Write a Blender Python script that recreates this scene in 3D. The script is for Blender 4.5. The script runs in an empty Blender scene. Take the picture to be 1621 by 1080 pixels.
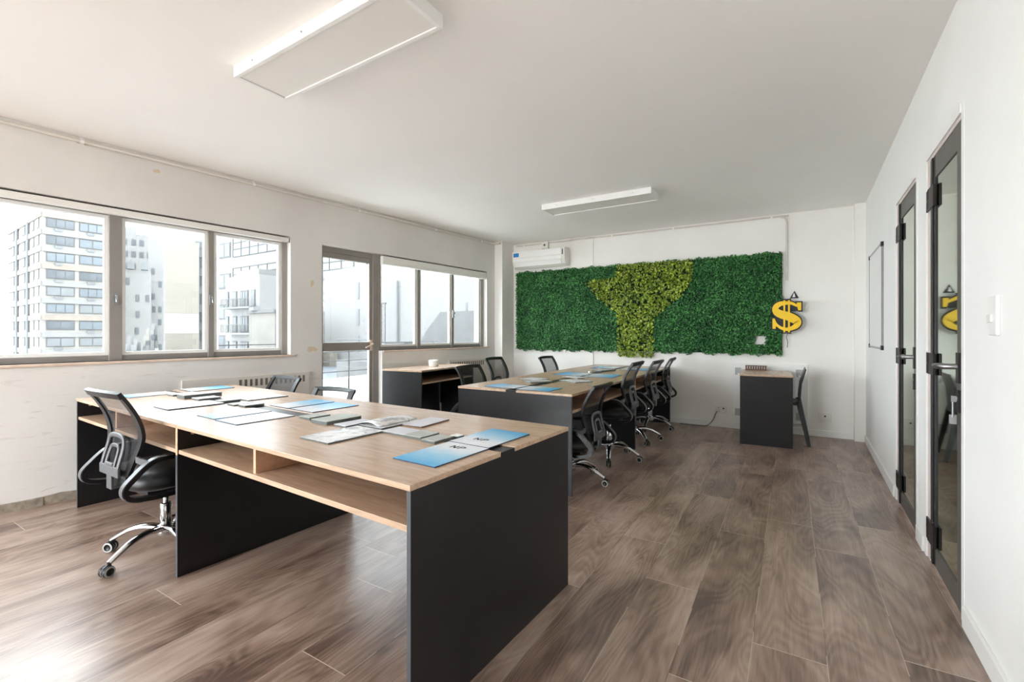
import bpy, math, random
import numpy as np
from mathutils import Vector, Matrix
C = bpy.context.scene.collection
SC = bpy.context.scene
PI = math.pi
R = math.radians
# ------------------------------------------------------------------ camera
CAMH = 1.197
cam = bpy.data.cameras.new('camera'); camo = bpy.data.objects.new('camera', cam); C.objects.link(camo)
camo.location = (0, 0, CAMH); camo.rotation_euler = (PI/2, 0, R(31.235))
cam.sensor_fit = 'HORIZONTAL'; cam.sensor_width = 36
cam.lens = 728*36/1621
cam.shift_y = (528-540)/1621
cam.clip_start = 0.02; cam.clip_end = 600
SC.camera = camo
# ------------------------------------------------------------------ sky and exposure
SC.view_settings.view_transform = 'Standard'; SC.view_settings.look = 'None'
SC.view_settings.gamma = 1; SC.view_settings.use_curve_mapping = False
SC.view_settings.exposure = 0.88
W = bpy.data.worlds.new('sky'); SC.world = W; W.use_nodes = True
bg = W.node_tree.nodes['Background']
bg.inputs[0].default_value = (0.93, 0.965, 1.0, 1); bg.inputs[1].default_value = 14.0
SC.cycles.use_denoising = True
SC.cycles.max_bounces = 12; SC.cycles.diffuse_bounces = 10; SC.cycles.transparent_max_bounces = 24
SC.cycles.sample_clamp_indirect = 8.0
CH = 2.635
THL = R(-5.26); XL = -4.556     # left wall frame: origin (XL,0,0), local +Y along the wall, -X outward
THR = R(-1.42); XR = 0.547      # right wall frame: local +X outward
YF = 6.42
def portal(name, loc, rot, sx, sy):
    l = bpy.data.lights.new(name, 'AREA'); l.shape = 'RECTANGLE'; l.size = sx; l.size_y = sy
    l.cycles.is_portal = True
    o = bpy.data.objects.new(name, l); C.objects.link(o); o.location = loc; o.rotation_euler = rot
def LW(t, s, z=0):
    c, sn = math.cos(THL), math.sin(THL)
    return (XL + t*c - s*sn, t*sn + s*c, z)
portal('window_daylight', LW(-.2, .65, 1.58), (0, -PI/2, THL), 1.25, 4.5)
portal('balcony_daylight', LW(-.2, 4.5, 1.2), (0, -PI/2, THL), 2.3, 2.8)
portal('added_rear_window_portal', (-3.5, -3.14, 1.3), (PI/2, 0, 0), 2.6, 2.4)  # sampling portal for the added rear glazing

# ------------------------------------------------------------------ materials
def new_mat(name):
    m = bpy.data.materials.new(name); m.use_nodes = True
    nt = m.node_tree
    return m, nt, nt.nodes['Principled BSDF']
def lin(c):
    return tuple(((x/255)/12.92 if x/255 <= .04045 else ((x/255+.055)/1.055)**2.4) for x in c) + (1,)
def node(nt, t, **kw):
    n = nt.nodes.new(t)
    for k, v in kw.items():
        if hasattr(n, k): setattr(n, k, v)
        else: n.inputs[k].default_value = v
    return n
def ramp(nt, src, stops):
    r = nt.nodes.new('ShaderNodeValToRGB'); e = r.color_ramp.elements
    while len(e) < len(stops): e.new(.5)
    for k, (p, c) in zip(e, stops): k.position = p; k.color = c
    nt.links.new(src, r.inputs[0]); return r.outputs[0]
def coords(nt, scale=(1,1,1), kind='Object', rot=(0,0,0)):
    t = nt.nodes.new('ShaderNodeTexCoord'); m = nt.nodes.new('ShaderNodeMapping')
    m.inputs['Scale'].default_value = scale; m.inputs['Rotation'].default_value = rot
    nt.links.new(t.outputs[kind], m.inputs[0]); return m.outputs[0]
def noise(nt, vec, scale=5, detail=4, dist=0, rough=.5):
    n = nt.nodes.new('ShaderNodeTexNoise'); n.inputs['Scale'].default_value = scale
    n.inputs['Detail'].default_value = detail; n.inputs['Distortion'].default_value = dist; n.inputs['Roughness'].default_value = rough
    nt.links.new(vec, n.inputs['Vector']); return n.outputs['Fac']
def mix(nt, a, b, f, mode='MIX'):
    n = nt.nodes.new('ShaderNodeMix'); n.data_type = 'RGBA'; n.blend_type = mode
    for s, v in ((n.inputs['Factor'], f), (n.inputs['A'], a), (n.inputs['B'], b)):
        if hasattr(v, 'node'): nt.links.new(v, s)
        else: s.default_value = v
    return n.outputs['Result']
def math_(nt, op, a, b=0, c=0):
    n = nt.nodes.new('ShaderNodeMath'); n.operation = op
    for i, v in enumerate((a, b, c)):
        if hasattr(v, 'node'): nt.links.new(v, n.inputs[i])
        else: n.inputs[i].default_value = v
    return n.outputs[0]
def bump(nt, bs, h, strength=.2, dist=.01):
    n = nt.nodes.new('ShaderNodeBump'); n.inputs['Strength'].default_value = strength; n.inputs['Distance'].default_value = dist
    nt.links.new(h, n.inputs['Height']); nt.links.new(n.outputs[0], bs.inputs['Normal'])
def plain(name, col, rough=.5, metal=0, var=.06, scale=8, spec=.5, bmp=0, coat=0):
    """solid colour with a slight procedural unevenness"""
    m, nt, b = new_mat(name)
    c = lin(col); v = noise(nt, coords(nt), scale, 3)
    d = tuple(x*(1-var) for x in c[:3])+(1,); l = tuple(min(1, x*(1+var)) for x in c[:3])+(1,)
    nt.links.new(ramp(nt, v, [(.3, d), (.7, l)]), b.inputs['Base Color'])
    b.inputs['Roughness'].default_value = rough; b.inputs['Metallic'].default_value = metal
    b.inputs['Specular IOR Level'].default_value = spec
    b.inputs['Coat Weight'].default_value = coat
    if bmp: bump(nt, b, noise(nt, coords(nt), scale*12, 4), bmp, .004)
    return m
def wood(name, c1, c2, c3, axis='X', rough=.33):
    m, nt, b = new_mat(name)
    sc = {'X': (1, 9, 9), 'Y': (9, 1, 9)}[axis]
    v = coords(nt, sc)
    n1 = noise(nt, v, 3.2, 6, 1.2, .6)
    n2 = noise(nt, coords(nt, tuple(s*3 for s in sc)), 6, 3, .3)
    k = math_(nt, 'ADD', math_(nt, 'MULTIPLY', n1, .75), math_(nt, 'MULTIPLY', n2, .25))
    nt.links.new(ramp(nt, k, [(.33, lin(c1)), (.5, lin(c2)), (.68, lin(c3))]), b.inputs['Base Color'])
    b.inputs['Roughness'].default_value = rough; b.inputs['Specular IOR Level'].default_value = .65
    bump(nt, b, k, .05, .002)
    return m
M = {}
M['wall'] = plain('white_plaster', (238, 236, 232), .75, bmp=.12, scale=3, var=.02)
M['wall2'] = plain('white_plaster_right', (240, 240, 238), .75, bmp=.1, scale=3, var=.015)
M['ceil'] = plain('ceiling_plaster', (246, 244, 241), .85, bmp=.05, scale=2, var=.01)
def scuffed():
    m, nt, b = new_mat('scuffed_plaster')
    base = ramp(nt, noise(nt, coords(nt), 1.3, 4), [(.3, lin((216, 212, 208))), (.7, lin((226, 223, 219)))])
    tc = nt.nodes.new('ShaderNodeTexCoord'); sp = nt.nodes.new('ShaderNodeSeparateXYZ'); nt.links.new(tc.outputs['Object'], sp.inputs[0])
    low = math_(nt, 'SMOOTH_MIN', 1, math_(nt, 'MAXIMUM', math_(nt, 'MULTIPLY', math_(nt, 'SUBTRACT', 1.15, sp.outputs[2]), 2.2), 0), .1)
    st = noise(nt, coords(nt, (1, 1.2, 7)), 3.2, 6, 1.5, .62)
    f = ramp(nt, st, [(.60, (0,0,0,1)), (.66, (.3,.3,.3,1)), (.76, (.5,.5,.5,1))])
    f = math_(nt, 'MULTIPLY', f, low)
    c = mix(nt, base, lin((176, 164, 150)), f)
    sp2 = noise(nt, coords(nt, (1, 1, 1.6)), 1.7, 5, .6, .6)
    f2 = ramp(nt, sp2, [(.735, (0,0,0,1)), (.76, (.7,.7,.7,1))])
    c = mix(nt, c, lin((206, 176, 130)), f2)
    for (sy, sz, ry, rz_) in ((3.03, 1.035, .075, .035), (3.04, 1.72, .03, .045), (1.71, 2.515, .05, .018), (1.25, 2.59, .05, .014)):
        vm = nt.nodes.new('ShaderNodeMapping'); vm.inputs['Location'].default_value = (0, -sy/ry, -sz/rz_); vm.inputs['Scale'].default_value = (0, 1/ry, 1/rz_)
        nt.links.new(tc.outputs['Object'], vm.inputs[0])
        ln = nt.nodes.new('ShaderNodeVectorMath'); ln.operation = 'LENGTH'; nt.links.new(vm.outputs[0], ln.inputs[0])
        dd = math_(nt, 'ADD', ln.outputs['Value'], math_(nt, 'MULTIPLY', noise(nt, coords(nt), 22, 4, .5), 2.2))
        c = mix(nt, c, lin((206, 178, 136)), ramp(nt, dd, [(.0, (.8,.8,.8,1)), (.9, (.7,.7,.7,1)), (1.0, (0,0,0,1))]) if False else math_(nt, 'MULTIPLY', math_(nt, 'LESS_THAN', dd, 1.75), .65))
    nt.links.new(c, b.inputs['Base Color']); b.inputs['Roughness'].default_value = .7
    bump(nt, b, noise(nt, coords(nt), 30, 4), .12, .004)
    return m
M['scuff'] = scuffed()
def floor_mat():
    m, nt, b = new_mat('laminate_planks')
    tc = nt.nodes.new('ShaderNodeTexCoord'); sp = nt.nodes.new('ShaderNodeSeparateXYZ'); nt.links.new(tc.outputs['Object'], sp.inputs[0])
    x, y = sp.outputs[0], sp.outputs[1]
    PWD, PLN = .241, 1.38
    u = math_(nt, 'DIVIDE', math_(nt, 'SUBTRACT', x, -.128-PWD*60), PWD)
    iu = math_(nt, 'FLOOR', u); fu = math_(nt, 'SUBTRACT', u, iu)
    wn = nt.nodes.new('ShaderNodeTexWhiteNoise'); wn.noise_dimensions = '1D'; nt.links.new(iu, wn.inputs['W'])
    v = math_(nt, 'ADD', math_(nt, 'DIVIDE', math_(nt, 'ADD', y, 60), PLN), wn.outputs['Value'])
    iv = math_(nt, 'FLOOR', v); fv = math_(nt, 'SUBTRACT', v, iv)
    cm = nt.nodes.new('ShaderNodeCombineXYZ'); nt.links.new(iu, cm.inputs[0]); nt.links.new(iv, cm.inputs[1])
    w2 = nt.nodes.new('ShaderNodeTexWhiteNoise'); w2.noise_dimensions = '2D'; nt.links.new(cm.outputs[0], w2.inputs['Vector'])
    # grain coordinates, shifted by a random amount for every plank
    off = nt.nodes.new('ShaderNodeVectorMath'); off.operation = 'MULTIPLY_ADD'
    nt.links.new(w2.outputs['Color'], off.inputs[0]); off.inputs[1].default_value = (37, 41, 29)
    nt.links.new(tc.outputs['Object'], off.inputs[2])
    mp = nt.nodes.new('ShaderNodeMapping'); mp.inputs['Scale'].default_value = (2.6, .55, 1); nt.links.new(off.outputs[0], mp.inputs[0])
    big = noise(nt, mp.outputs[0], 1.25, 2, .5, .5)
    rings = math_(nt, 'SINE', math_(nt, 'MULTIPLY', big, 180))
    mp2 = nt.nodes.new('ShaderNodeMapping'); mp2.inputs['Scale'].default_value = (42, 1.8, 1); nt.links.new(off.outputs[0], mp2.inputs[0])
    fine = noise(nt, mp2.outputs[0], 2.4, 5, .3, .65)
    mp3 = nt.nodes.new('ShaderNodeMapping'); mp3.inputs['Scale'].default_value = (3.2, 1.1, 1); nt.links.new(off.outputs[0], mp3.inputs[0])
    patch = noise(nt, mp3.outputs[0], 1.5, 3, .4, .55)
    k = math_(nt, 'ADD', math_(nt, 'MULTIPLY', patch, .66), math_(nt, 'MULTIPLY', fine, .30))
    k = math_(nt, 'ADD', k, math_(nt, 'MULTIPLY', rings, .032))
    k = math_(nt, 'ADD', k, math_(nt, 'MULTIPLY', math_(nt, 'SUBTRACT', w2.outputs['Value'], .5), .10))
    col = ramp(nt, k, [(.32, lin((88, 68, 59))), (.43, lin((129, 106, 93))), (.54, lin((157, 135, 121))), (.70, lin((184, 166, 154)))])
    # seams
    e1 = math_(nt, 'MINIMUM', fu, math_(nt, 'SUBTRACT', 1, fu))
    s1 = math_(nt, 'LESS_THAN', e1, .0065)
    e2 = math_(nt, 'MINIMUM', fv, math_(nt, 'SUBTRACT', 1, fv))
    s2 = math_(nt, 'LESS_THAN', e2, .0013)
    mpj = noise(nt, coords(nt), 2.0, 2)
    sj = math_(nt, 'MULTIPLY', s1, math_(nt, 'GREATER_THAN', mpj, .47))
    col = mix(nt, col, lin((78, 64, 58)), math_(nt, 'MULTIPLY', s1, .55))
    col = mix(nt, col, lin((205, 190, 176)), math_(nt, 'MULTIPLY', math_(nt, 'MAXIMUM', math_(nt, 'MULTIPLY', sj, .75), s2), .8))
    nt.links.new(col, b.inputs['Base Color'])
    rr = ramp(nt, noise(nt, coords(nt), 1.2, 4, .4), [(.3, (.28,.28,.28,1)), (.7, (.38,.38,.38,1))])
    nt.links.new(rr, b.inputs['Roughness']); b.inputs['Specular IOR Level'].default_value = 1.0
    bump(nt, b, math_(nt, 'SUBTRACT', math_(nt, 'MULTIPLY', fine, .3), math_(nt, 'MAXIMUM', s1, s2)), .05, .002)
    return m
M['floor'] = floor_mat()
M['oak'] = wood('oak_laminate', (170, 141, 116), (188, 159, 134), (202, 175, 149), 'X', .27)
M['oakY'] = wood('oak_laminate_lengthwise', (186, 146, 108), (203, 164, 124), (216, 180, 142), 'Y', .34)
M['oakedge'] = wood('oak_edge', (196, 152, 118), (210, 168, 136), (220, 182, 150), 'X', .4)
M['brownwood'] = wood('dark_slatted_wood', (80, 58, 44), (104, 76, 58), (128, 96, 76), 'X', .5)
M['black'] = plain('black_laminate', (24, 24, 26), .33, var=.12, scale=5, spec=.4)
M['blackedge'] = plain('grey_glint_edge_band', (70, 72, 76), .4, var=.08)  # edge bands greyed to stand for the glint along panel edges
M['plas'] = plain('black_plastic', (20, 20, 22), .38, var=.1, scale=15)
M['gplas'] = plain('dark_grey_plastic', (88, 89, 93), .34, var=.08, scale=15)
M['rim'] = plain('light_grey_wheel_rim', (176, 176, 174), .4)
M['leath'] = plain('black_leatherette', (20, 20, 22), .42, var=.15, scale=20, bmp=.2)
M['chrome'] = plain('chrome', (216, 217, 220), .12, 1, var=.04)
M['steel'] = plain('brushed_steel', (160, 160, 162), .35, 1, var=.06)
M['alu'] = plain('grey_window_metal', (148, 142, 137), .5, .25, var=.06, scale=6)
M['white'] = plain('white_paint', (238, 238, 236), .45, var=.015)
M['offw'] = plain('off_white_plastic', (232, 230, 224), .4, var=.02)
M['diff'] = plain('opal_diffuser', (233, 230, 225), .5, var=.01)
M['conduit'] = plain('painted_conduit', (214, 208, 200), .6, var=.04)
M['dgap'] = plain('gap_shade', (60, 55, 50), .8)  # painted shade of the gap above the blinds
M['conc'] = plain('rough_concrete', (150, 139, 125), .9, var=.3, scale=22, bmp=.6)
M['dblack'] = plain('black_door_metal', (44, 42, 42), .42, .15, var=.1)
M['dgrey'] = plain('grey_door_metal', (96, 93, 90), .42, .2, var=.08)
M['hinge'] = plain('black_hinge', (36, 29, 30), .4, .3, var=.1)
M['blue'] = plain('blue_label', (20, 120, 190), .4, var=.2, scale=30)
M['yellow'] = plain('yellow_acrylic', (246, 200, 10), .4, var=.04)
M['signblack'] = plain('black_foam_board', (38, 38, 44), .6)
M['jamb'] = plain('pinkish_jamb', (214, 202, 198), .6, var=.03)
M['card'] = plain('grey_green_notepad', (174, 180, 174), .5, var=.12, scale=30)
M['cardd'] = plain('dark_pad_edge', (92, 98, 96), .6)
M['lav'] = plain('lavender_pad', (208, 208, 216), .5, var=.05)
M['paper'] = plain('white_paper', (240, 240, 240), .5, var=.03)
M['navy'] = plain('navy_edge', (48, 64, 88), .5)
M['ink'] = plain('black_ink', (40, 44, 52), .5)
M['sillw'] = plain('worn_sill', (214, 190, 172), .6, var=.12, scale=14)
def netting():
    m, nt, b = new_mat('chair_netting')
    out = nt.nodes['Material Output']; tr = nt.nodes.new('ShaderNodeBsdfTransparent'); mx = nt.nodes.new('ShaderNodeMixShader')
    b.inputs['Roughness'].default_value = .7
    n = noise(nt, coords(nt), 60, 2)
    nt.links.new(ramp(nt, n, [(.3, lin((34, 34, 37))), (.7, lin((44, 44, 47)))]), b.inputs['Base Color'])
    br = nt.nodes.new('ShaderNodeTexBrick')
    br.offset = .5; br.inputs['Scale'].default_value = 1; br.inputs['Mortar Size'].default_value = .0011
    br.inputs['Mortar Smooth'].default_value = 0; br.inputs['Brick Width'].default_value = .0046; br.inputs['Row Height'].default_value = .0046
    nt.links.new(coords(nt, rot=(PI/2, 0, 0)), br.inputs['Vector'])
    nt.links.new(math_(nt, 'ADD', math_(nt, 'MULTIPLY', br.outputs['Fac'], .15), .5), mx.inputs[0])
    nt.links.new(tr.outputs[0], mx.inputs[1]); nt.links.new(b.outputs[0], mx.inputs[2]); nt.links.new(mx.outputs[0], out.inputs[0])
    return m
M['net'] = netting()
def pane_mat(name, tint, refl=.06, rough=.0):
    m, nt, b = new_mat(name); nt.nodes.remove(b)
    out = nt.nodes['Material Output']
    tr = nt.nodes.new('ShaderNodeBsdfTransparent')
    n = noise(nt, coords(nt), 2, 2)
    nt.links.new(ramp(nt, n, [(.2, tuple(t*.985 for t in tint)+(1,)), (.8, tuple(tint)+(1,))]), tr.inputs[0])
    gl = nt.nodes.new('ShaderNodeBsdfGlossy'); gl.inputs['Roughness'].default_value = rough
    lw = nt.nodes.new('ShaderNodeLayerWeight'); lw.inputs[0].default_value = .5
    fr = math_(nt, 'ADD', math_(nt, 'MULTIPLY', math_(nt, 'POWER', lw.outputs['Facing'], 5), .5), .03)
    mx = nt.nodes.new('ShaderNodeMixShader'); nt.links.new(fr, mx.inputs[0])
    nt.links.new(tr.outputs[0], mx.inputs[1]); nt.links.new(gl.outputs[0], mx.inputs[2]); nt.links.new(mx.outputs[0], out.inputs[0])
    return m
M['glass'] = pane_mat('window_glass', (.62, .64, .645))
M['glassb'] = pane_mat('added_rear_glass', (.95, .96, .96))  # for the glazing added behind the camera
M['clear'] = pane_mat('clear_plastic', (.90, .92, .92), rough=.08)
def mirror_glass():
    m, nt, b = new_mat('green_reflective_glass')
    nt.links.new(ramp(nt, noise(nt, coords(nt), 1.5, 2), [(.3, lin((186, 200, 184))), (.7, lin((192, 205, 190)))]), b.inputs['Base Color'])
    b.inputs['Metallic'].default_value = 1; b.inputs['Roughness'].default_value = .03
    return m
M['dglass'] = mirror_glass()
def gradient(name, a, c, lo, hi, axis=1, nz=.25):
    m, nt, b = new_mat(name)
    tc = nt.nodes.new('ShaderNodeTexCoord'); sp = nt.nodes.new('ShaderNodeSeparateXYZ'); nt.links.new(tc.outputs['Object'], sp.inputs[0])
    n = noise(nt, coords(nt), 22, 4, .4)
    v = math_(nt, 'ADD', math_(nt, 'DIVIDE', math_(nt, 'SUBTRACT', sp.outputs[axis], lo), hi-lo), math_(nt, 'MULTIPLY', math_(nt, 'SUBTRACT', n, .5), nz))
    mid = tuple((x+y)/2 for x, y in zip(a, c))
    nt.links.new(ramp(nt, v, [(.25, lin(a)), (.6, lin(mid)), (.95, lin(c))]), b.inputs['Base Color'])
    b.inputs['Roughness'].default_value = .3
    return m
M['broch'] = gradient('brochure_print', (222, 228, 236), (60, 166, 220), -.15, .15)
M['brochp'] = gradient('pale_brochure_print', (232, 236, 242), (140, 196, 232), -.15, .15)
def marble_print():
    m, nt, b = new_mat('magazine_print')
    n = noise(nt, coords(nt), 9, 5, 2.5, .6)
    nt.links.new(ramp(nt, n, [(.40, lin((168, 170, 178))), (.50, lin((238, 238, 238))), (.62, lin((226, 226, 228))), (.74, lin((160, 150, 150)))]), b.inputs['Base Color'])
    b.inputs['Roughness'].default_value = .3
    return m
M['mag'] = marble_print()
def leaf(name, d, mi, l):
    m, nt, b = new_mat(name)
    n = noise(nt, coords(nt), 45, 3); n2 = noise(nt, coords(nt), 5, 3)
    k = math_(nt, 'ADD', math_(nt, 'MULTIPLY', n, .8), math_(nt, 'MULTIPLY', n2, .2))
    nt.links.new(ramp(nt, k, [(.36, lin(d)), (.5, lin(mi)), (.64, lin(l))]), b.inputs['Base Color'])
    b.inputs['Roughness'].default_value = .5
    return m
M['leafd'] = leaf('dark_green_plastic_leaves', (8, 50, 20), (28, 98, 40), (100, 172, 92))
M['leafb'] = leaf('yellow_green_plastic_leaves', (38, 62, 6), (108, 136, 22), (190, 204, 78))
M['leafback'] = plain('dark_green_backing', (10, 42, 20), .9, var=.2)
# outdoors
M['xwhite'] = plain('facade_white', (106, 105, 104), .9, var=.06, scale=.3)
M['xcream'] = plain('facade_cream', (116, 113, 108), .9, var=.08, scale=.4)
M['xgrey'] = plain('facade_grey', (92, 94, 95), .9, var=.1, scale=.4)
M['xbeige'] = plain('facade_beige', (108, 103, 95), .9, var=.05, scale=.25)
M['xwin'] = plain('far_window_glass', (64, 68, 72), .5, var=.4, scale=.35)
M['xwinb'] = plain('far_blue_glass', (80, 86, 91), .5, var=.15, scale=.3)
M['xframe'] = plain('far_window_frame', (66, 66, 66), .8)
M['xdark'] = plain('far_dark_metal', (60, 60, 60), .7)
M['xroof'] = plain('bitumen_roof', (76, 81, 87), .8, var=.12, scale=2)
M['xrust'] = plain('stained_spandrel', (112, 104, 96), .9, var=.12, scale=.5)
M['xstain'] = plain('stained_concrete', (70, 70, 70), .9, var=.16, scale=1.6)
M['xground'] = plain('daylight_bounce_paving', (206, 205, 202), .9, var=.08, scale=.3)  # paled so the ground throws daylight up to the ceiling
M['xshaft'] = plain('weathered_cream_render', (88, 85, 80), .9, var=.14, scale=1.5)
M['grass'] = plain('dry_moss', (120, 124, 84), .95, var=.3, scale=12)

# ------------------------------------------------------------------ mesh helpers
class MB:
    def __init__(s): s.v = []; s.f = []; s.m = []; s.sm = []
    def add(s, vs, fs, mi=0, smooth=False):
        n = len(s.v); s.v += [tuple(v) for v in vs]
        for f in fs: s.f.append(tuple(i+n for i in f)); s.m.append(mi); s.sm.append(smooth)
        return s
    def box(s, x0, x1, y0, y1, z0, z1, mi=0):
        v = [(x, y, z) for x in (x0, x1) for y in (y0, y1) for z in (z0, z1)]
        return s.add(v, [(0,1,3,2), (4,6,7,5), (0,4,5,1), (2,3,7,6), (0,2,6,4), (1,5,7,3)], mi)
    def prism(s, pts, a0, a1, axis='y', mi=0, smooth=False):
        """extrude a 2-D polygon along an axis; pts are the two other coordinates in order"""
        def mk(p, a): return {'y': (p[0], a, p[1]), 'x': (a, p[0], p[1]), 'z': (p[0], p[1], a)}[axis]
        n = len(pts); v = [mk(p, a0) for p in pts]+[mk(p, a1) for p in pts]
        s.add(v, [tuple(range(n)), tuple(range(2*n-1, n-1, -1))], mi)
        return s.add(v, [(i, i+n, (i+1) % n+n, (i+1) % n) for i in range(n)], mi, smooth)
    def lathe(s, prof, c=(0,0,0), n=20, mi=0, axis='z', smooth=True):
        vs = []
        for (r, h) in prof:
            for k in range(n):
                a = 2*PI*k/n; x, y = r*math.cos(a), r*math.sin(a)
                p = {'z': (x, y, h), 'x': (h, x, y), 'y': (x, h, y)}[axis]
                vs.append((c[0]+p[0], c[1]+p[1], c[2]+p[2]))
        fs = [(i*n+k, i*n+(k+1) % n, (i+1)*n+(k+1) % n, (i+1)*n+k) for i in range(len(prof)-1) for k in range(n)]
        s.add(vs, fs, mi, smooth)
        s.add(vs[:n], [tuple(range(n))[::-1]], mi); s.add(vs[-n:], [tuple(range(n))], mi)
        return s
    def tube(s, path, r, n=8, mi=0, flat=1.0, up=(0,0,1)):
        P = [Vector(p) for p in path]; rs = r if isinstance(r, (list, tuple)) else [r]*len(P)
        vs = []
        for i, p in enumerate(P):
            t = (P[min(i+1, len(P)-1)]-P[max(i-1, 0)]).normalized()
            u = Vector(up)
            if abs(t.dot(u)) > .97: u = Vector((0, 1, 0)) if abs(t.y) < .9 else Vector((1, 0, 0))
            a = t.cross(u).normalized(); b = a.cross(t).normalized()
            for k in range(n):
                w = 2*PI*k/n; vs.append(p+a*(rs[i]*math.cos(w))+b*(rs[i]*flat*math.sin(w)))
        fs = [(i*n+k, i*n+(k+1) % n, (i+1)*n+(k+1) % n, (i+1)*n+k) for i in range(len(P)-1) for k in range(n)]
        s.add(vs, fs, mi, True); s.add(vs[:n], [tuple(range(n))[::-1]], mi); s.add(vs[-n:], [tuple(range(n))], mi)
        return s
    def band(s, path, wid, thk, wdir=(1,0,0), mi=0, mi_face=None):
        """rectangular section swept along a path; width along wdir"""
        P = [Vector(p) for p in path]; wd = Vector(wdir).normalized()
        ws = wid if isinstance(wid, (list, tuple)) else [wid]*len(P)
        vs = []
        for i, p in enumerate(P):
            t = (P[min(i+1, len(P)-1)]-P[max(i-1, 0)]).normalized()
            nn = t.cross(wd).normalized()
            for a, b in ((-1,-1), (1,-1), (1,1), (-1,1)): vs.append(p+wd*(a*ws[i]/2)+nn*(b*thk/2))
        L = len(P)
        for i in range(L-1):
            for k in range(4):
                q = (i*4+k, i*4+(k+1) % 4, (i+1)*4+(k+1) % 4, (i+1)*4+k)
                s.add([vs[j] for j in q], [(0,1,2,3)], mi if mi_face is None or k not in mi_face[0] else mi_face[1], True)
        s.add(vs[:4], [(3,2,1,0)], mi); s.add(vs[-4:], [(0,1,2,3)], mi)
        return s
    def build(s, name, mats, parent=None, bevel=0, loc=None, rotz=None):
        me = bpy.data.meshes.new(name); me.from_pydata(s.v, [], s.f)
        for m in (mats if isinstance(mats, (list, tuple)) else [mats]): me.materials.append(m)
        me.polygons.foreach_set('material_index', s.m); me.polygons.foreach_set('use_smooth', s.sm)
        me.validate(); me.update()
        o = bpy.data.objects.new(name, me); C.objects.link(o)
        if parent: o.parent = parent
        if loc is not None: o.location = loc
        if rotz is not None: o.rotation_euler = (0, 0, rotz)
        if bevel:
            b = o.modifiers.new('bevel', 'BEVEL'); b.width = bevel; b.segments = 2; b.limit_method = 'ANGLE'; b.angle_limit = R(40)
        return o
def B(*a): return MB().box(*a)
def tag(o, label=None, cat=None, group=None, kind=None):
    for k, v in (('label', label), ('category', cat), ('group', group), ('kind', kind)):
        if v: o[k] = v
    return o
def empty(name, loc=(0,0,0), rz=0, **kw):
    o = bpy.data.objects.new(name, None); C.objects.link(o); o.location = loc; o.rotation_euler = (0, 0, rz)
    o.empty_display_size = .1
    return tag(o, **kw)
def copy_tree(o, parent=None):
    c = o.copy(); C.objects.link(c)
    if parent: c.parent = parent
    for ch in [k for k in bpy.data.objects if k.parent == o]: copy_tree(ch, c)
    return c
def cr(pts, n=6):
    """Catmull-Rom through the points"""
    P = [Vector(p) for p in pts]; out = []
    for i in range(len(P)-1):
        p0, p1, p2, p3 = P[max(i-1, 0)], P[i], P[i+1], P[min(i+2, len(P)-1)]
        for k in range(n):
            t = k/n; out.append(.5*((2*p1)+(p2-p0)*t+(2*p0-5*p1+4*p2-p3)*t*t+(3*p1-p0-3*p2+p3)*t**3))
    out.append(P[-1]); return out
S = 'structure'
# ------------------------------------------------------------------ room shell
FP = [LW(-.05, -3.1)[:2], (.65, -3.1), (.90, 6.5), LW(-.05, 6.5)[:2]]
tag(MB().prism(FP, -.2, 0, 'z').build('floor', M['floor']), kind=S)
tag(MB().prism([LW(-.26, -3.1)[:2], (.75, -3.2), (.95, 6.6), LW(-.26, 6.6)[:2]], CH, CH+.12, 'z').build('ceiling', M['ceil']), kind=S)
m = MB()
W1 = (-1.6, 2.81); WZ = (.984, 2.17)
for (a, b, c, d) in ((-3.1, 6.6, 2.17, CH), (-3.1, -1.6, 0, 2.17), (-1.6, 2.81, 0, .984), (2.81, 3.15, 0, 2.17), (3.93, 5.90, 0, .99), (5.90, 6.6, 0, 2.17), (3.15, 5.9, 2.15, 2.17)):
    m.box(-.26, 0, a, b, c, d)
tag(m.build('wall_left', M['scuff'], loc=(XL, 0, 0), rotz=THL), kind=S)
tag(B(-4.3, 1.1, YF, YF+.2, 0, CH).build('wall_far', M['wall']), kind=S)
m = MB()
D1 = (2.62, 3.27); D2 = (3.57, 4.27); DZ = 2.12
for (a, b, c, d) in ((-3.1, D1[0], 0, CH), (D1[1], D2[0], 0, CH), (D2[1], 6.6, 0, CH), (D1[0], D1[1], DZ, CH), (D2[0], D2[1], DZ, CH)):
    m.box(0, .2, a, b, c, d)
tag(m.build('wall_right', M['wall2'], loc=(XR, 0, 0), rotz=THR), kind=S)
m = MB()
for (a, b, c, d) in ((-5.1, .75, 0, .1), (-5.1, .75, 2.5, CH), (-5.1, -4.8, .1, 2.5), (-2.2, .75, .1, 2.5)): m.box(a, b, -3.2, -3.0, c, d)
tag(m.build('wall_back', M['wall']), kind=S)
w3 = empty('added_rear_window', (0, -3.1, 0), kind=S)  # glazing added in the unseen back wall to light the room
m = MB()
for x in (-4.8, -3.53, -2.26): m.box(x, x+.06, -.03, .03, .1, 2.5)
m.box(-4.8, -2.2, -.03, .03, .1, .16).box(-4.8, -2.2, -.03, .03, 2.44, 2.5).build('window_frame', M['alu'], w3)
B(-4.75, -2.26, -.003, .003, .16, 2.44).build('pane', M['glassb'], w3)
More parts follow.
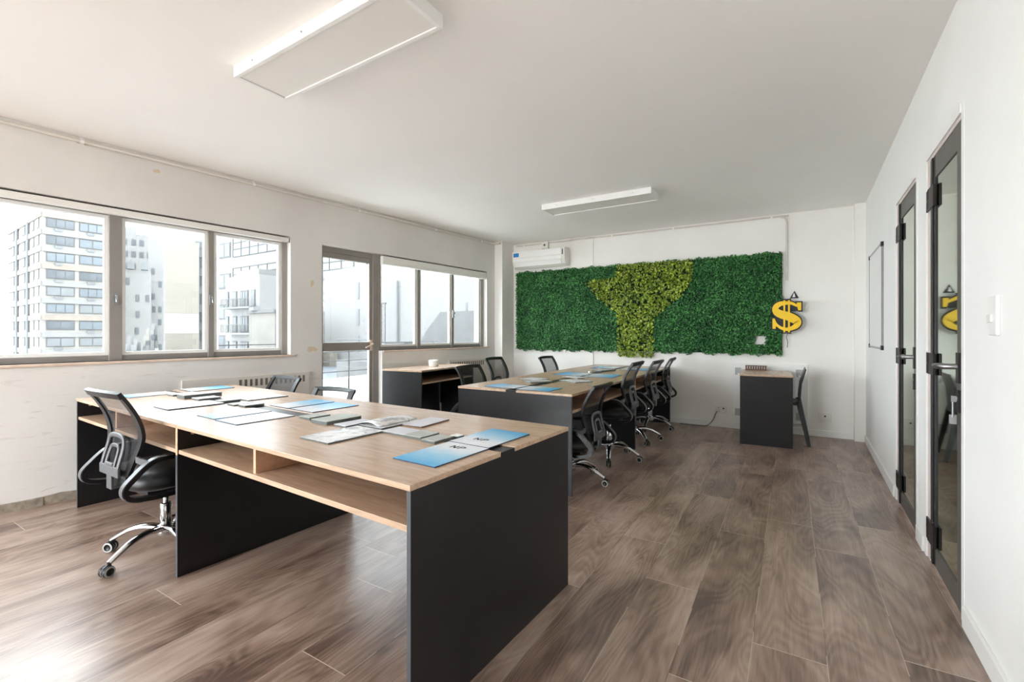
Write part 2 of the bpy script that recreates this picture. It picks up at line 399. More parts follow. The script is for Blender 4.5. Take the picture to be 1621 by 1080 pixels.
# corner column and pilasters
tag(B(-4.3, -3.86, 6.07, 6.45, 0, CH).build('trim_1', M['wall']), kind=S)
tag(B(-2.83, -2.49, YF-.014, YF+.02, 0, CH).build('trim_2', M['wall']), kind=S)
tag(B(.605, .75, YF-.085, YF+.02, 0, CH).build('trim_3', M['wall']), kind=S)
tag(B(-3.86, .60, YF-.012, YF, 0, .075).build('baseboard_far', M['white'], bevel=.003), kind=S)
m = MB()
for a, b in ((-3.0, D1[0]-.06), (D1[1]+.06, D2[0]-.06), (D2[1]+.06, 6.28)): m.box(-.014, 0, a, b, 0, .085)
tag(m.build('baseboard_right', M['white'], loc=(XR, 0, 0), rotz=THR, bevel=.003), kind=S)
# rough bare strip where the left skirting is missing
m = MB(); rnd = random.Random(4)
ys = [-3 + .09*i for i in range(69)]
top = [.052+.012*rnd.random() for _ in ys]
for i in range(len(ys)-1):
    x = .006+.004*rnd.random()
    m.add([(0, ys[i], 0), (x, ys[i], 0), (x, ys[i], top[i]), (0, ys[i], top[i]+.004), (0, ys[i+1], 0), (x, ys[i+1], 0), (x, ys[i+1], top[i+1]), (0, ys[i+1], top[i+1]+.004)],
          [(0,1,2,3), (7,6,5,4), (1,5,6,2), (3,2,6,7)])
tag(m.build('baseboard_left', M['conc'], loc=(XL, 0, 0), rotz=THL), kind=S)

# ------------------------------------------------------------------ left windows
def window(name, s0, s1, z0, z1, posts, sashes, t=-.08):
    w = empty(name, (XL, 0, 0), THL, kind=S)
    m = MB()
    m.box(t-.06, t, s0, s1, z0, z0+.045).box(t-.06, t, s0, s1, z1-.06, z1)
    for a, b in posts: m.box(t-.06, t+.012, a, b, z0, z1)
    m.build('window_frame', M['alu'], w, bevel=.003)
    for a, b in sashes:
        q = MB(); zz0, zz1 = z0+.045, z1-.06
        q.box(t-.045, t-.01, a, a+.025, zz0, zz1).box(t-.045, t-.01, b-.025, b, zz0, zz1)
        q.box(t-.045, t-.01, a+.025, b-.025, zz0, zz0+.025).box(t-.045, t-.01, a+.025, b-.025, zz1-.025, zz1)
        q.build('sash', M['offw'] if name != 'window_1' else M['white'], w)
        B(t-.03, t-.025, a+.025, b-.025, zz0+.025, zz1-.025).build('pane', M['glass'], w)
    return w
w1 = window('window_1', -1.6, 2.81, .984, 2.17, [(-1.6, -1.55), (-.35, -.27), (1.42, 1.50), (2.10, 2.145), (2.755, 2.81)],
            [(-1.55, -.35), (-.27, .58), (.60, 1.42), (1.50, 2.10), (2.145, 2.755)])
B(-.26, .018, -1.62, 2.84, .966, .984).build('window_sill', M['sillw'], w1, bevel=.003)
for s, z in ((2.12, 1.45), (1.455, 1.42)):
    MB().box(-.068, -.05, s-.014, s+.014, z, z+.09).tube([(-.05, s, z+.07), (-.03, s, z+.07), (-.028, s, z+.02)], .006).build('latch', M['steel'], w1)
w2 = window('window_2', 3.93, 5.90, .99, 2.15, [(3.93, 3.96), (4.545, 4.60), (5.19, 5.235), (5.83, 5.90)], [(3.96, 4.545), (4.60, 5.19), (5.235, 5.83)])
B(-.26, .018, 3.94, 5.93, .975, .99).build('window_sill', M['sillw'], w2, bevel=.003)
MB().box(-.068, -.05, 5.20, 5.225, 1.42, 1.53).tube([(-.05, 5.212, 1.5), (-.03, 5.212, 1.5), (-.028, 5.212, 1.45)], .006).build('latch', M['steel'], w2)
# balcony door
d3 = empty('door_3', (XL, 0, 0), THL, kind=S)
m = MB(); t = -.08
m.box(t-.06, t, 3.15, 3.18, 0, 2.15).box(t-.06, t+.01, 3.85, 3.93, 0, 2.15).box(t-.06, t, 3.18, 3.85, 2.09, 2.15)
m.build('door_frame', M['alu'], d3, bevel=.003)
m = MB()
m.box(t-.05, t-.008, 3.18, 3.215, .02, 2.09).box(t-.05, t-.008, 3.81, 3.85, .02, 2.09).box(t-.05, t-.008, 3.215, 3.81, 2.03, 2.09)
m.box(t-.05, t+.004, 3.215, 3.81, 1.0, 1.095).box(t-.05, t-.008, 3.215, 3.81, .02, .2)
m.build('door_leaf', M['alu'], d3, bevel=.003)
B(t-.03, t-.025, 3.215, 3.81, 1.095, 2.03).build('pane', M['glass'], d3)
B(t-.03, t-.025, 3.215, 3.81, .2, 1.0).build('pane', M['glass'], d3)
MB().box(t-.008, t+.004, 3.815, 3.845, .99, 1.12).tube([(t, 3.83, 1.07), (t+.045, 3.83, 1.07), (t+.05, 3.78, 1.05), (t+.05, 3.72, 1.03)], .008).build('door_handle', M['sillw'], d3)
# roller blinds
def blind(s0, s1, z0, z1, label):
    o = empty('roller_blind', LW(-.035, s0), THL, label=label, cat='blind', group='rolled-up blinds over the windows')
    L = s1-s0
    m = MB(); h = z1-z0
    m.prism([(-.02, z0), (.028, z0), (.034, z0+h*.3), (.034, z1-.006), (-.02, z1-.006)], 0, L, 'y')
    m.build('cassette', M['offw'], o)
    MB().tube([(.0, .02, z1+.002), (.0, L-.02, z1+.002)], .006).build('gap_shade_strip', M['dgap'], o)  # dark strip painted in for the shaded gap above the cassette
    MB().lathe([(.022, -.006), (.022, .0)], (.008, L, (z0+z1)/2), 14, axis='y').build('end_cap', M['white'], o)
    q = MB()
    for k in range(26): q.lathe([(.0028, -.003), (.0028, .003)], (.036, L-.012, z0-.02*k), 6)
    q.build('pull_chain', M['conduit'], o)
blind(-1.56, 2.79, 2.112, 2.160, 'long white rolled-up blind above the large left window')
blind(3.945, 5.885, 2.035, 2.138, 'white rolled-up blind above the smaller window right of the balcony door')
# low convector grilles under the windows
def grille(s0, s1, z0, z1, label, y_from=.03):
    o = empty('convector_grille', LW(0, s0), THL, label=label, cat='radiator', group='convector grilles under the left windows')
    L = s1-s0
    MB().box(0, .022, 0, L, z0, z1).build('casing', M['conduit'], o, bevel=.004)
    n = int(L/.048); q = MB()
    for k in range(n):
        y = .03+k*(L-.06)/n
        if y < y_from: continue
        q.box(.022, .0235, y, y+.022, z1-.095, z1-.03)
    q.build('slots', M['xrust'], o)
grille(1.87, 3.0, .12, .80, 'off-white slotted convector behind the near table, under the large window', .42)
grille(5.05, 5.85, .12, .82, 'off-white slotted convector below the smaller window by the far corner')

# ------------------------------------------------------------------ right-hand doors
def rdoor(name, s0, s1):
    w = empty(name, (XR, 0, 0), THR, kind=S)
    m = MB()
    m.box(-.003, 0, s0-.04, s0, 0, DZ+.04).box(-.007, 0, s1, s1+.04, 0, DZ+.04).box(-.007, 0, s0, s1, DZ, DZ+.04)
    m.build('casing', M['white'], w, bevel=.003)
    m = MB()
    m.box(.001, .1, s0, s0+.005, 0, DZ).box(.001, .1, s1-.052, s1, 0, DZ).box(.001, .1, s0+.005, s1-.052, DZ-.018, DZ)
    m.build('door_frame', M['jamb'], w)
    a, b = s0+.006, s1-.055
    m = MB()
    m.box(.002, .045, b-.10, b, .01, DZ-.02, 0).box(.002, .045, a, a+.08, .01, DZ-.02, 1)
    m.box(.003, .045, a+.08, b-.10, DZ-.13, DZ-.02, 1).box(.003, .045, a+.08, b-.10, .01, .11, 1)
    m.box(-.004, .002, b-.07, b-.04, .01, DZ-.02, 0)
    m.build('door_leaf', [M['dblack'], M['dgrey']], w, bevel=.002)
    B(.008, .016, a+.08, b-.10, .11, DZ-.13).build('pane', M['dglass'], w)
    for z in (.16, 1.04, 1.90):
        h = MB().box(-.009, .002, b-.12, b-.012, z-.055, z+.055).box(-.0065, .001, b+.004, b+.09, z-.055, z+.055)
        h.lathe([(.011, z-.055), (.011, z-.002), (.008, z), (.011, z+.002), (.011, z+.055)], (.000, b-.002, 0), 10)
        h.box(-.0075, -.006, b+.035, b+.055, z-.005, z+.005, 1).build('hinge', [M['hinge'], M['steel']], w)
    h = MB().box(-.008, .002, a+.015, a+.055, .985, 1.115)
    h.tube([(0, a+.035, 1.055), (-.045, a+.035, 1.055), (-.056, a+.05, 1.055), (-.056, a+.17, 1.05)], [.012, .012, .014, .011], mi=1)
    h.build('door_handle', [M['dblack'], M['steel']], w)
    k = MB().box(-.008, .002, a+.018, a+.052, .86, .955)
    k.lathe([(.008, -.012), (.008, 0)], (.002, a+.028, .92), 10, axis='x', mi=1)
    if name == 'door_1':
        k.box(-.028, -.01, a+.026, a+.030, .905, .93, 1).tube([(-.022, a+.028, .905), (-.022, a+.028, .84)], .004, mi=1).box(-.034, -.01, a+.026, a+.031, .81, .85, 1)
    k.build('lock', [M['dblack'], M['steel']], w)
rdoor('door_1', *D1); rdoor('door_2', *D2)
# light switch, whiteboard
def RW(t, s, z=0):
    c, sn = math.cos(THR), math.sin(THR)
    return (XR + t*c - s*sn, t*sn + s*c, z)
o = empty('light_switch', RW(0, 2.205, 0), THR, label='tall narrow white light switch on the right wall', cat='switch')
B(-.012, 0, -.042, .042, 1.19, 1.325).build('plate', M['white'], o, bevel=.004)
B(-.019, -.012, -.012, .03, 1.235, 1.262).build('rocker', M['offw'], o, bevel=.002)
o = empty('whiteboard', RW(0, 4.95, 0), THR, label='thin-framed whiteboard with black corners on the right wall', cat='whiteboard')
B(-.012, 0, 0, .90, 1.065, 1.965).build('board', M['white'], o)
m = MB()
for a in ((-.008, .008, 1.06, 1.97), (.892, .908, 1.06, 1.97)): m.box(-.016, 0, a[0], a[1], a[2], a[3])
m.box(-.016, 0, .008, .892, 1.06, 1.076).box(-.016, 0, .008, .892, 1.954, 1.97)
m.build('frame', M['steel'], o)
for a in (-.012, .872):
    for z in (1.055, 1.935): B(-.02, .0, a, a+.04, z, z+.04).build('corner_cap', M['plas'], o, bevel=.003)

# ------------------------------------------------------------------ ceiling lights
def clight(cx, cy, rz, label):
    o = empty('ceiling_light', (cx, cy, CH), rz, label=label, cat='light', group='flat white ceiling light fixtures')
    L, Wd, h = 1.21, .30, .062
    m = MB()
    m.box(-L/2, L/2, -Wd/2, -Wd/2+.022, -h, 0).box(-L/2, L/2, Wd/2-.022, Wd/2, -h, 0)
    m.box(-L/2, -L/2+.022, -Wd/2+.022, Wd/2-.022, -h, 0).box(L/2-.022, L/2, -Wd/2+.022, Wd/2-.022, -h, 0)
    m.box(-L/2+.022, L/2-.022, -Wd/2+.022, Wd/2-.022, -.012, 0)
    m.build('housing', M['white'], o, bevel=.002)
    B(-L/2+.022, L/2-.022, -Wd/2+.022, Wd/2-.022, -h+.006, -h+.012).build('diffuser', M['diff'], o)
    for x in (-.42, .0, .42):
        MB().lathe([(.004, -.003), (.004, .0)], (x, -Wd/2, -.03), 8, axis='y').build('screw', M['steel'], o)
clight(-1.95, 1.475, R(-1), 'nearer flat white rectangular ceiling light, above the near table')
clight(-1.775, 4.71, R(0), 'farther flat white rectangular ceiling light, above the far table')

# ------------------------------------------------------------------ conduits
o = empty('conduit', LW(0, 0), THL, label='thin painted conduit running along the top of the window wall', cat='conduit', group='painted conduits under the ceiling')
MB().tube([(.014, -2.9, CH-.036), (.014, 6.0, CH-.036), (.05, 6.06, CH-.036), (.13, 6.065, CH-.036)], .013).build('pipe', M['conduit'], o)
for s in (-.2, 1.25, 2.45, 3.6, 4.8, 5.75):
    MB().lathe([(.015, -.011), (.015, .011)], (.014, s, CH-.036), 10, axis='y').box(0, .006, s-.011, s+.011, CH-.05, CH-.004).build('clip', M['white'], o)
o = empty('conduit', (0, YF, 0), label='thin painted conduit along the far wall bending down beside the hedge', cat='conduit', group='painted conduits under the ceiling')
MB().tube(cr([(-3.8, -.014, CH-.03), (-3.3, -.014, CH-.03), (-2.86, -.014, CH-.03), (-2.82, -.045, CH-.03), (-2.5, -.045, CH-.03), (-2.46, -.014, CH-.03), (-.2, -.014, CH-.03), (-.12, -.014, CH-.034), (-.06, -.014, CH-.055), (-.042, -.014, CH-.11), (-.042, -.014, CH-.2), (-.042, -.014, 1.83)], 4), .011).build('pipe', M['conduit'], o)
for x in (-3.66, -2.2, -1.35, -.2):
    MB().lathe([(.016, -.012), (.016, .012)], (x, -.014, CH-.03), 10, axis='x').box(x-.012, x+.012, -.006, 0, CH-.055, CH-.003).build('clip', M['white'], o)
o = empty('junction_box', (-3.27, YF, 0), label='small square junction box above the air conditioner', cat='junction box')
B(-.055, .055, -.055, 0, CH-.12, CH-.012).build('box', M['offw'], o, bevel=.004)
MB().lathe([(.016, -.062), (.016, -.055)], (0, 0, CH-.065), 12, axis='y').build('cover_screw', M['gplas'], o)
MB().tube(cr([(.02, -.03, CH-.12), (.06, -.03, CH-.135), (.16, -.04, CH-.135), (.3, -.04, CH-.13), (.36, -.04, CH-.138)], 5), .006).build('cable', M['conduit'], o)

# ------------------------------------------------------------------ air conditioner
ac = empty('air_conditioner', (-3.77, YF, 2.215), label='white split air conditioner with a small blue label', cat='air conditioner')
prof = [(0, .01), (-.10, 0), (-.15, .03), (-.185, .10), (-.19, .20), (-.185, .262), (-.14, .275), (0, .275)]
MB().prism(prof, 0, .90, 'x').build('body', M['offw'], ac, bevel=.006)
MB().prism([(-.186, .165), (-.196, .165), (-.196, .262), (-.186, .266)], .004, .85, 'x').build('front_panel', M['white'], ac, bevel=.002)
MB().prism([(-.156, .028), (-.164, .028), (-.194, .092), (-.188, .094)], .06, .84, 'x').build('louvre', M['white'], ac)
MB().prism([(-.19, .1), (-.194, .1), (-.195, .15), (-.19, .15)], .02, .85, 'x').build('lower_panel', M['white'], ac)
B(.86, .875, -.193, -.186, .16, .24).build('indicator_slot', M['gplas'], ac)
B(.012, .135, -.1985, -.196, .17, .25).build('sticker_border', M['paper'], ac)
q = B(.024, .122, -.2, -.1985, .18, .24)
q.build('sticker', M['blue'], ac)

# ------------------------------------------------------------------ artificial hedge
hd = empty('hedge_panel', (0, YF, 0), label='wide artificial green hedge on the far wall with a lighter T-shaped patch', cat='hedge')
Tp = [(-2.60, 1.93), (-2.5, 1.98), (-2.14, 1.99), (-2.12, 2.16), (-1.09, 2.17), (-1.10, 1.93), (-1.19, 1.73), (-1.42, 1.55), (-1.60, 1.40), (-1.61, .87), (-2.10, .87), (-2.12, 1.48), (-2.3, 1.62), (-2.5, 1.80)]
def inside(x, z, poly):
    c = np.zeros(x.shape, bool); n = len(poly)
    for i in range(n):
        (x1, z1), (x2, z2) = poly[i], poly[(i+1) % n]
        k = ((z1 > z) != (z2 > z)); c ^= k & (x < (x2-x1)*(z-z1)/((z2-z1)+1e-12)+x1)
    return c
def leaves(n, x0, x1, z0, z1, keep, L, Wd, seed, y0, y1, name, mat, fold=.25, droop=0.0):
    g = np.random.default_rng(seed)
    x = g.uniform(x0, x1, n); z = g.uniform(z0, z1, n); k = keep(x, z); x = x[k]; z = z[k]; n = len(x)
    y = g.uniform(y0, y1, n)
    ang = g.uniform(0, 2*PI, n)
    if droop: ang = g.normal(-PI/2, droop, n)
    tilt = g.uniform(-.2, 1.0, n)
    d = np.stack([np.cos(ang)*np.cos(tilt), -np.sin(tilt), np.sin(ang)*np.cos(tilt)], 1)
    up = np.stack([g.normal(0, .35, n), -np.ones(n), g.normal(0, .35, n)+.35], 1)
    s = np.cross(d, up); s /= np.linalg.norm(s, axis=1)[:, None]; nn = np.cross(s, d)
    p = np.stack([x, y, z], 1); l = (L*g.uniform(.7, 1.25, n))[:, None]; w = l*Wd/L/2
    a = p-d*l*.5; b = p+d*l*.5-nn*l*.12; m1 = p+s*w+nn*w*fold; m2 = p-s*w+nn*w*fold
    V = np.stack([a, m1, b, m2], 1).reshape(-1, 3)
    V[:, 1] = np.minimum(V[:, 1], -.015)
    i = np.arange(n)*4
    F = np.stack([np.stack([i, i+1, i+2], 1), np.stack([i, i+2, i+3], 1)], 1).reshape(-1, 3)
    me = bpy.data.meshes.new(name); me.vertices.add(len(V)); me.vertices.foreach_set('co', V.ravel().astype('f'))
    me.loops.add(F.size); me.loops.foreach_set('vertex_index', F.ravel().astype('i')); me.polygons.add(len(F))
    me.polygons.foreach_set('loop_start', (np.arange(len(F))*3).astype('i')); me.update(calc_edges=True)
    me.materials.append(mat)
    o = bpy.data.objects.new(name, me); C.objects.link(o); o.parent = hd; return o
HX0, HX1, HZ0, HZ1 = -3.79, -.09, .93, 2.18
def keepd(x, z):
    bot = .935+.012*np.sin(x*23)+.008*np.sin(x*61)
    bot = np.where((x > -2.99) & (x < -2.91), .975, bot); bot = np.where((x > -1.12) & (x < -.98), .965, bot)
    bot = np.where(x < -2.99, bot+.0, bot)
    tp = 2.175+.008*np.sin(x*17)+.006*np.sin(x*47)
    hole = (x > -.372) & (x < -.275) & (z > 1.06) & (z < 1.17)
    return (z > bot) & (z < tp) & ~hole & ~(inside(x, z, Tp) & (np.abs(x+1.7) > -1) & (z > .9))
leaves(52000, HX0, HX1, HZ0-.02, HZ1+.01, keepd, .030, .013, 1, -.062, -.026, 'dark_foliage', M['leafd'])
leaves(5200, -2.65, -1.05, .86, 2.19, lambda x, z: inside(x, z, Tp), .05, .032, 2, -.085, -.028, 'yellow_green_foliage', M['leafb'])
m = MB()
for (a, b, c, d) in ((HX0, -.39, .95, 2.165), (-.39, -.26, .95, 1.05), (-.39, -.26, 1.185, 2.165), (-.26, HX1, .95, 2.165)): m.box(a+.005, b, -.024, -.015, c, d)
m.build('backing', M['leafback'], hd)
B(-2.96, -2.93, -.018, -.012, .91, .96).build('hanging_tab', M['offw'], hd)

# ------------------------------------------------------------------ dollar sign
sg = empty('dollar_sign', (-.045, YF-.125, 1.40), label='yellow dollar sign on black backing hung at the right edge of the hedge', cat='sign')
SX, SZ = .000715, .00087
def q2(px, py): return ((px-415)*SX, (545-py)*SZ)
spine = [(600, 425, 22), (545, 400, 32), (480, 372, 40), (400, 368, 50), (320, 380, 66), (262, 425, 84), (270, 480, 100), (340, 520, 108), (430, 545, 112), (510, 580, 116), (570, 620, 104), (560, 665, 84), (510, 700, 62), (430, 722, 46), (350, 708, 40), (285, 668, 36), (240, 612, 30)]
def ribbon(pts, grow, y0, y1):
    P = cr([(p[0], p[1], p[2]) for p in pts], 5); Lp, Rp = [], []
    for i, p in enumerate(P):
        a, b = P[max(i-1, 0)], P[min(i+1, len(P)-1)]
        tx, ty = b.x-a.x, b.y-a.y; l = math.hypot(tx, ty); nx, ny = -ty/l, tx/l
        w = p.z/2+grow
        Lp.append(q2(p.x+nx*w, p.y+ny*w)); Rp.append(q2(p.x-nx*w, p.y-ny*w))
    m = MB(); n = len(P); vs = []
    for y in (y0, y1):
        vs += [(x, y, z) for x, z in Lp]+[(x, y, z) for x, z in Rp]
    fs = []
    for i in range(n-1):
        fs += [(i, i+1, n+i+1, n+i), (2*n+i, 3*n+i, 3*n+i+1, 2*n+i+1), (i, 2*n+i, 2*n+i+1, i+1), (n+i, n+i+1, 3*n+i+1, 3*n+i)]
    fs += [(0, n, 3*n, 2*n), (n-1, 3*n-1, 4*n-1, 2*n-1)]
    return m.add(vs, fs)
def sbox(m, x0, y0, x1, y1, g, a, b):
    (u0, v0), (u1, v1) = q2(x0-g, y1+g), q2(x1+g, y0-g); m.box(u0, u1, a, b, v0, v1)
def sgn(grow, y0, y1, name, mat, solid=False):
    m = ribbon(spine, grow, y0, y1)
    e = .0004
    for x0, x1 in ((372, 398), (438, 464)): sbox(m, x0, 328, x1, 765, grow, y0-e, y1)
    m.prism([q2(622+grow, 365-grow), q2(560-grow, 365-grow), q2(560, 400), q2(580, 470+grow), q2(622+grow, 470+grow)], y0+e, y1, 'y')
    m.prism([q2(216-grow, 575-grow), q2(250+grow, 575-grow), q2(275, 640), q2(262+grow, 715+grow), q2(216-grow, 715+grow)], y0+e, y1, 'y')
    if solid:
        sbox(m, 340, 350, 600, 480, 0, y0+.0006, y1); sbox(m, 250, 560, 510, 700, 0, y0+.0006, y1)
    return m.build(name, mat, sg)
sgn(18, 0, .035, 'black_backing', M['signblack'], True)
sgn(0, -.014, -.0005, 'yellow_face', M['yellow'])
MB().tube(cr([(.012, .02, -.19), (.0, .03, -.25), (.012, .05, -.30), (.008, .05, -.37)], 4), .004).build('cable', M['gplas'], sg)
MB().tube([(-.03, .02, .2), (-.03, .12, .24)], .003).build('hanging_wire', M['gplas'], sg)
tr = empty('triangle_plaque', (.035, YF-.002, 1.615), label='tiny black triangle plaque with a white centre above the dollar sign', cat='plaque')
MB().prism([(-.046, 0), (.046, 0), (0, .088)], -.012, 0, 'y').build('plate', M['signblack'], tr)
MB().prism([(-.020, .012), (.010, .014), (.002, .056), (-.006, .06)], -.0135, -.012, 'y').build('symbol', M['paper'], tr)

# ------------------------------------------------------------------ far wall heater and sockets
hp = empty('panel_heater', (-.63, YF, 0), label='white wall panel heater behind the small desk on the far wall', cat='heater')
m = MB().box(0, .80, -.03, 0, .125, .825)
m.build('casing', M['white'], hp, bevel=.004)
m = MB()
for k in range(16): m.box(.06+.043*k, .085+.043*k, -.036, -.03, .30, .70)
m.build('ribs', M['white'], hp)
for x in (.03, .68):
    for z in (.17, .68): B(x, x+.07, -.0315, -.03, z, z+.09).build('cut_out', M['rim'], hp)
def socket(x0, x1, z0, z1, label, holes):
    o = empty('wall_socket', ((x0+x1)/2, YF, (z0+z1)/2), label=label, cat='socket', group='low sockets on the far wall')
    w, h = (x1-x0)/2, (z1-z0)/2
    B(-w, w, -.012, 0, -h, h).build('plate', M['offw'], o, bevel=.003)
    for hx in holes: MB().lathe([(.010, -.0135), (.010, -.012)], (hx, 0, 0.01), 10, axis='y').build('outlet_hole', M['plas'], o)
    return o
socket(-.83, -.70, .185, .275, 'small white socket with a plugged cable left of the heater', (-.03, .03))
socket(.275, .40, .18, .28, 'white socket with one black hole right of the small desk', (.0,))
pc = empty('power_cable', (-.80, YF, 0), label='thin grey cable trailing from the socket to the floor', cat='cable')
MB().tube(cr([(0, -.03, .22), (-.02, -.05, .18), (-.06, -.05, .08), (-.12, -.06, .015), (-.2, -.07, .006), (-.32, -.06, .006), (-.46, -.05, .006)], 6), .0045).build('cord', M['gplas'], pc)
B(-.02, .02, -.045, -.014, .205, .245).build('plug', M['offw'], pc, bevel=.004)

# ------------------------------------------------------------------ tables
def bench(name, loc, rz, L, Wd, label, along='X', cat='desk', group=None):
    """double-sided bench desk; local X is its length"""
    t = empty(name, loc, rz, label=label, cat=cat, group=group)
    top, th, st = .75, .018, .095
    hl = L/2; hw = Wd/2; wood_ = M['oak']
    for sx in (-1, 1):
        for sy in (-1, 1):
            x0, x1 = (0.001, hl) if sx > 0 else (-hl, -.001)
            y0, y1 = (st/2, hw) if sy > 0 else (-hw, -st/2)
            B(x0, x1, y0, y1, top-th, top).build('tabletop', wood_, t, bevel=.0015)
    B(-hl+.002, hl-.002, -st/2+.001, st/2-.001, top-.014, top-.004).build('cable_channel', M['black'], t, bevel=.001)
    for x0, x1 in ((-hl, -hl+.018), (hl-.018, hl)):
        m = B(x0, x1, -hw+.004, hw-.004, 0, top-th)
        m.box(x0, x1, -st/2+.002, st/2-.002, top-th, top-.003)
        m.box(x0+.001, x1-.001, -hw+.003, -hw+.004, 0, top-th, 1).box(x0+.001, x1-.001, hw-.004, hw-.003, 0, top-th, 1)
        m.build('end_panel', [M['black'], M['blackedge']], t)
    m = B(-.009, .009, -hw+.004, hw-.004, 0, top-th)
    m.box(-.010, .010, -hw+.002, -hw+.004, 0, .60, 1).box(-.010, .010, -hw+.002, -hw+.004, .60, top-th, 2).box(-.010, .010, hw-.004, hw-.002, 0, top-th, 1)
    m.build('middle_panel', [M['black'], M['blackedge'], M['oakedge']], t)
    for sx in (-1, 1):
        x0, x1 = (.009, hl-.018) if sx > 0 else (-hl+.018, -.009)
        for sy in (-1, 1):
            y0, y1 = (.02, hw-.008) if sy > 0 else (-hw+.008, -.02)
            B(x0, x1, y0, y1, .605, .625).build('shelf', wood_, t, bevel=.0015)
            yy0, yy1 = (.06, hw-.02) if sy > 0 else (-hw+.02, -.06)
            xd = x0+(x1-x0)*.43
            B(xd, xd+.018, yy0, yy1, .625, top-th).build('divider', M['oakedge'], t)
            B(x0, x1, sy*.05-.006, sy*.05+.006, .625, top-th).build('back_board', M['black'], t)
            xc = x0 if x0 > -hl+.1 else x0
            MB().lathe([(.009, 0), (.009, .003)], (x0, sy*(hw-.07), .70), 12, axis='x').build('cam_cap', M['oakedge'], t)
    return t
T1C = (-2.555, 1.583); T1R = R(-2.65)
bench('bench_desk', (T1C[0], T1C[1], 0), T1R, 3.25, 1.02, 'large oak-topped black bench desk in the foreground with open shelves', group='oak and black bench desks')
T2C = (-1.895, 4.715); T2R = R(90)
bench('bench_desk', (T2C[0], T2C[1], 0), T2R, 3.22, 1.05, 'oak-topped black bench desk farther back, running toward the hedge wall', group='oak and black bench desks')
def small_desk(loc, rz, L, Wd, H, label, shelf=True, inner=True):
    """single desk; local X is its length, open side at -Y"""
    t = empty('small_desk', loc, rz, label=label, cat='desk', group='small single desks')
    B(0, L, 0, Wd, H-.02, H).build('tabletop', M['oak'], t, bevel=.0015)
    for x0 in (0, L-.018): B(x0, x0+.018, .004, Wd-.004, 0, H-.02).build('side_panel', M['black'], t)
    B(.018, L-.018, Wd-.06, Wd-.042, .25, H-.02).build('back_panel', M['black'], t)
    if shelf:
        B(.018, L-.018, .01, Wd-.06, H-.16, H-.142).build('shelf', M['oak'], t)
        if inner: B(.36*L, .36*L+.018, .05, Wd-.06, 0, H-.16).build('inner_panel', M['black'], t)
    return t
a = R(92)
small_desk((-3.50, 3.84, 0), R(95.5), 1.13, .56, .785, 'small oak-topped black desk against the window wall with an open shelf')
sd = small_desk((.022, 5.585, 0), R(93), .74, .50, .757, 'narrow oak-topped black desk standing by the far wall heater', inner=False)
def on(c, r, x, y, z=.7505): return (x, y, z)
cy = empty('candle_jar', (-3.83, 4.42, .785), label='short white cylindrical jar on the small desk by the window', cat='jar')
MB().lathe([(.0, 0), (.056, 0), (.06, .004), (.06, .072), (.056, .078), (.0, .078)], (0, 0, 0), 28).build('body', M['white'], cy)
MB().lathe([(.061, 0), (.061, .006)], (0, 0, .052), 28).build('ring_band', M['conduit'], cy)
tr = empty('slatted_tray', (-.47, 6.18, .757), R(3), label='dark brown slatted wooden box at the back of the narrow desk', cat='box')
m = MB().box(0, .23, 0, .06, 0, .012)
for k in range(9): m.box(.003+.0255*k, .02+.0255*k, 0, .008, .012, .05).box(.003+.0255*k, .02+.0255*k, .052, .06, .012, .05)
m.box(0, .23, 0, .009, .05, .056).box(0, .23, .051, .06, .05, .056).build('slats', M['brownwood'], tr)

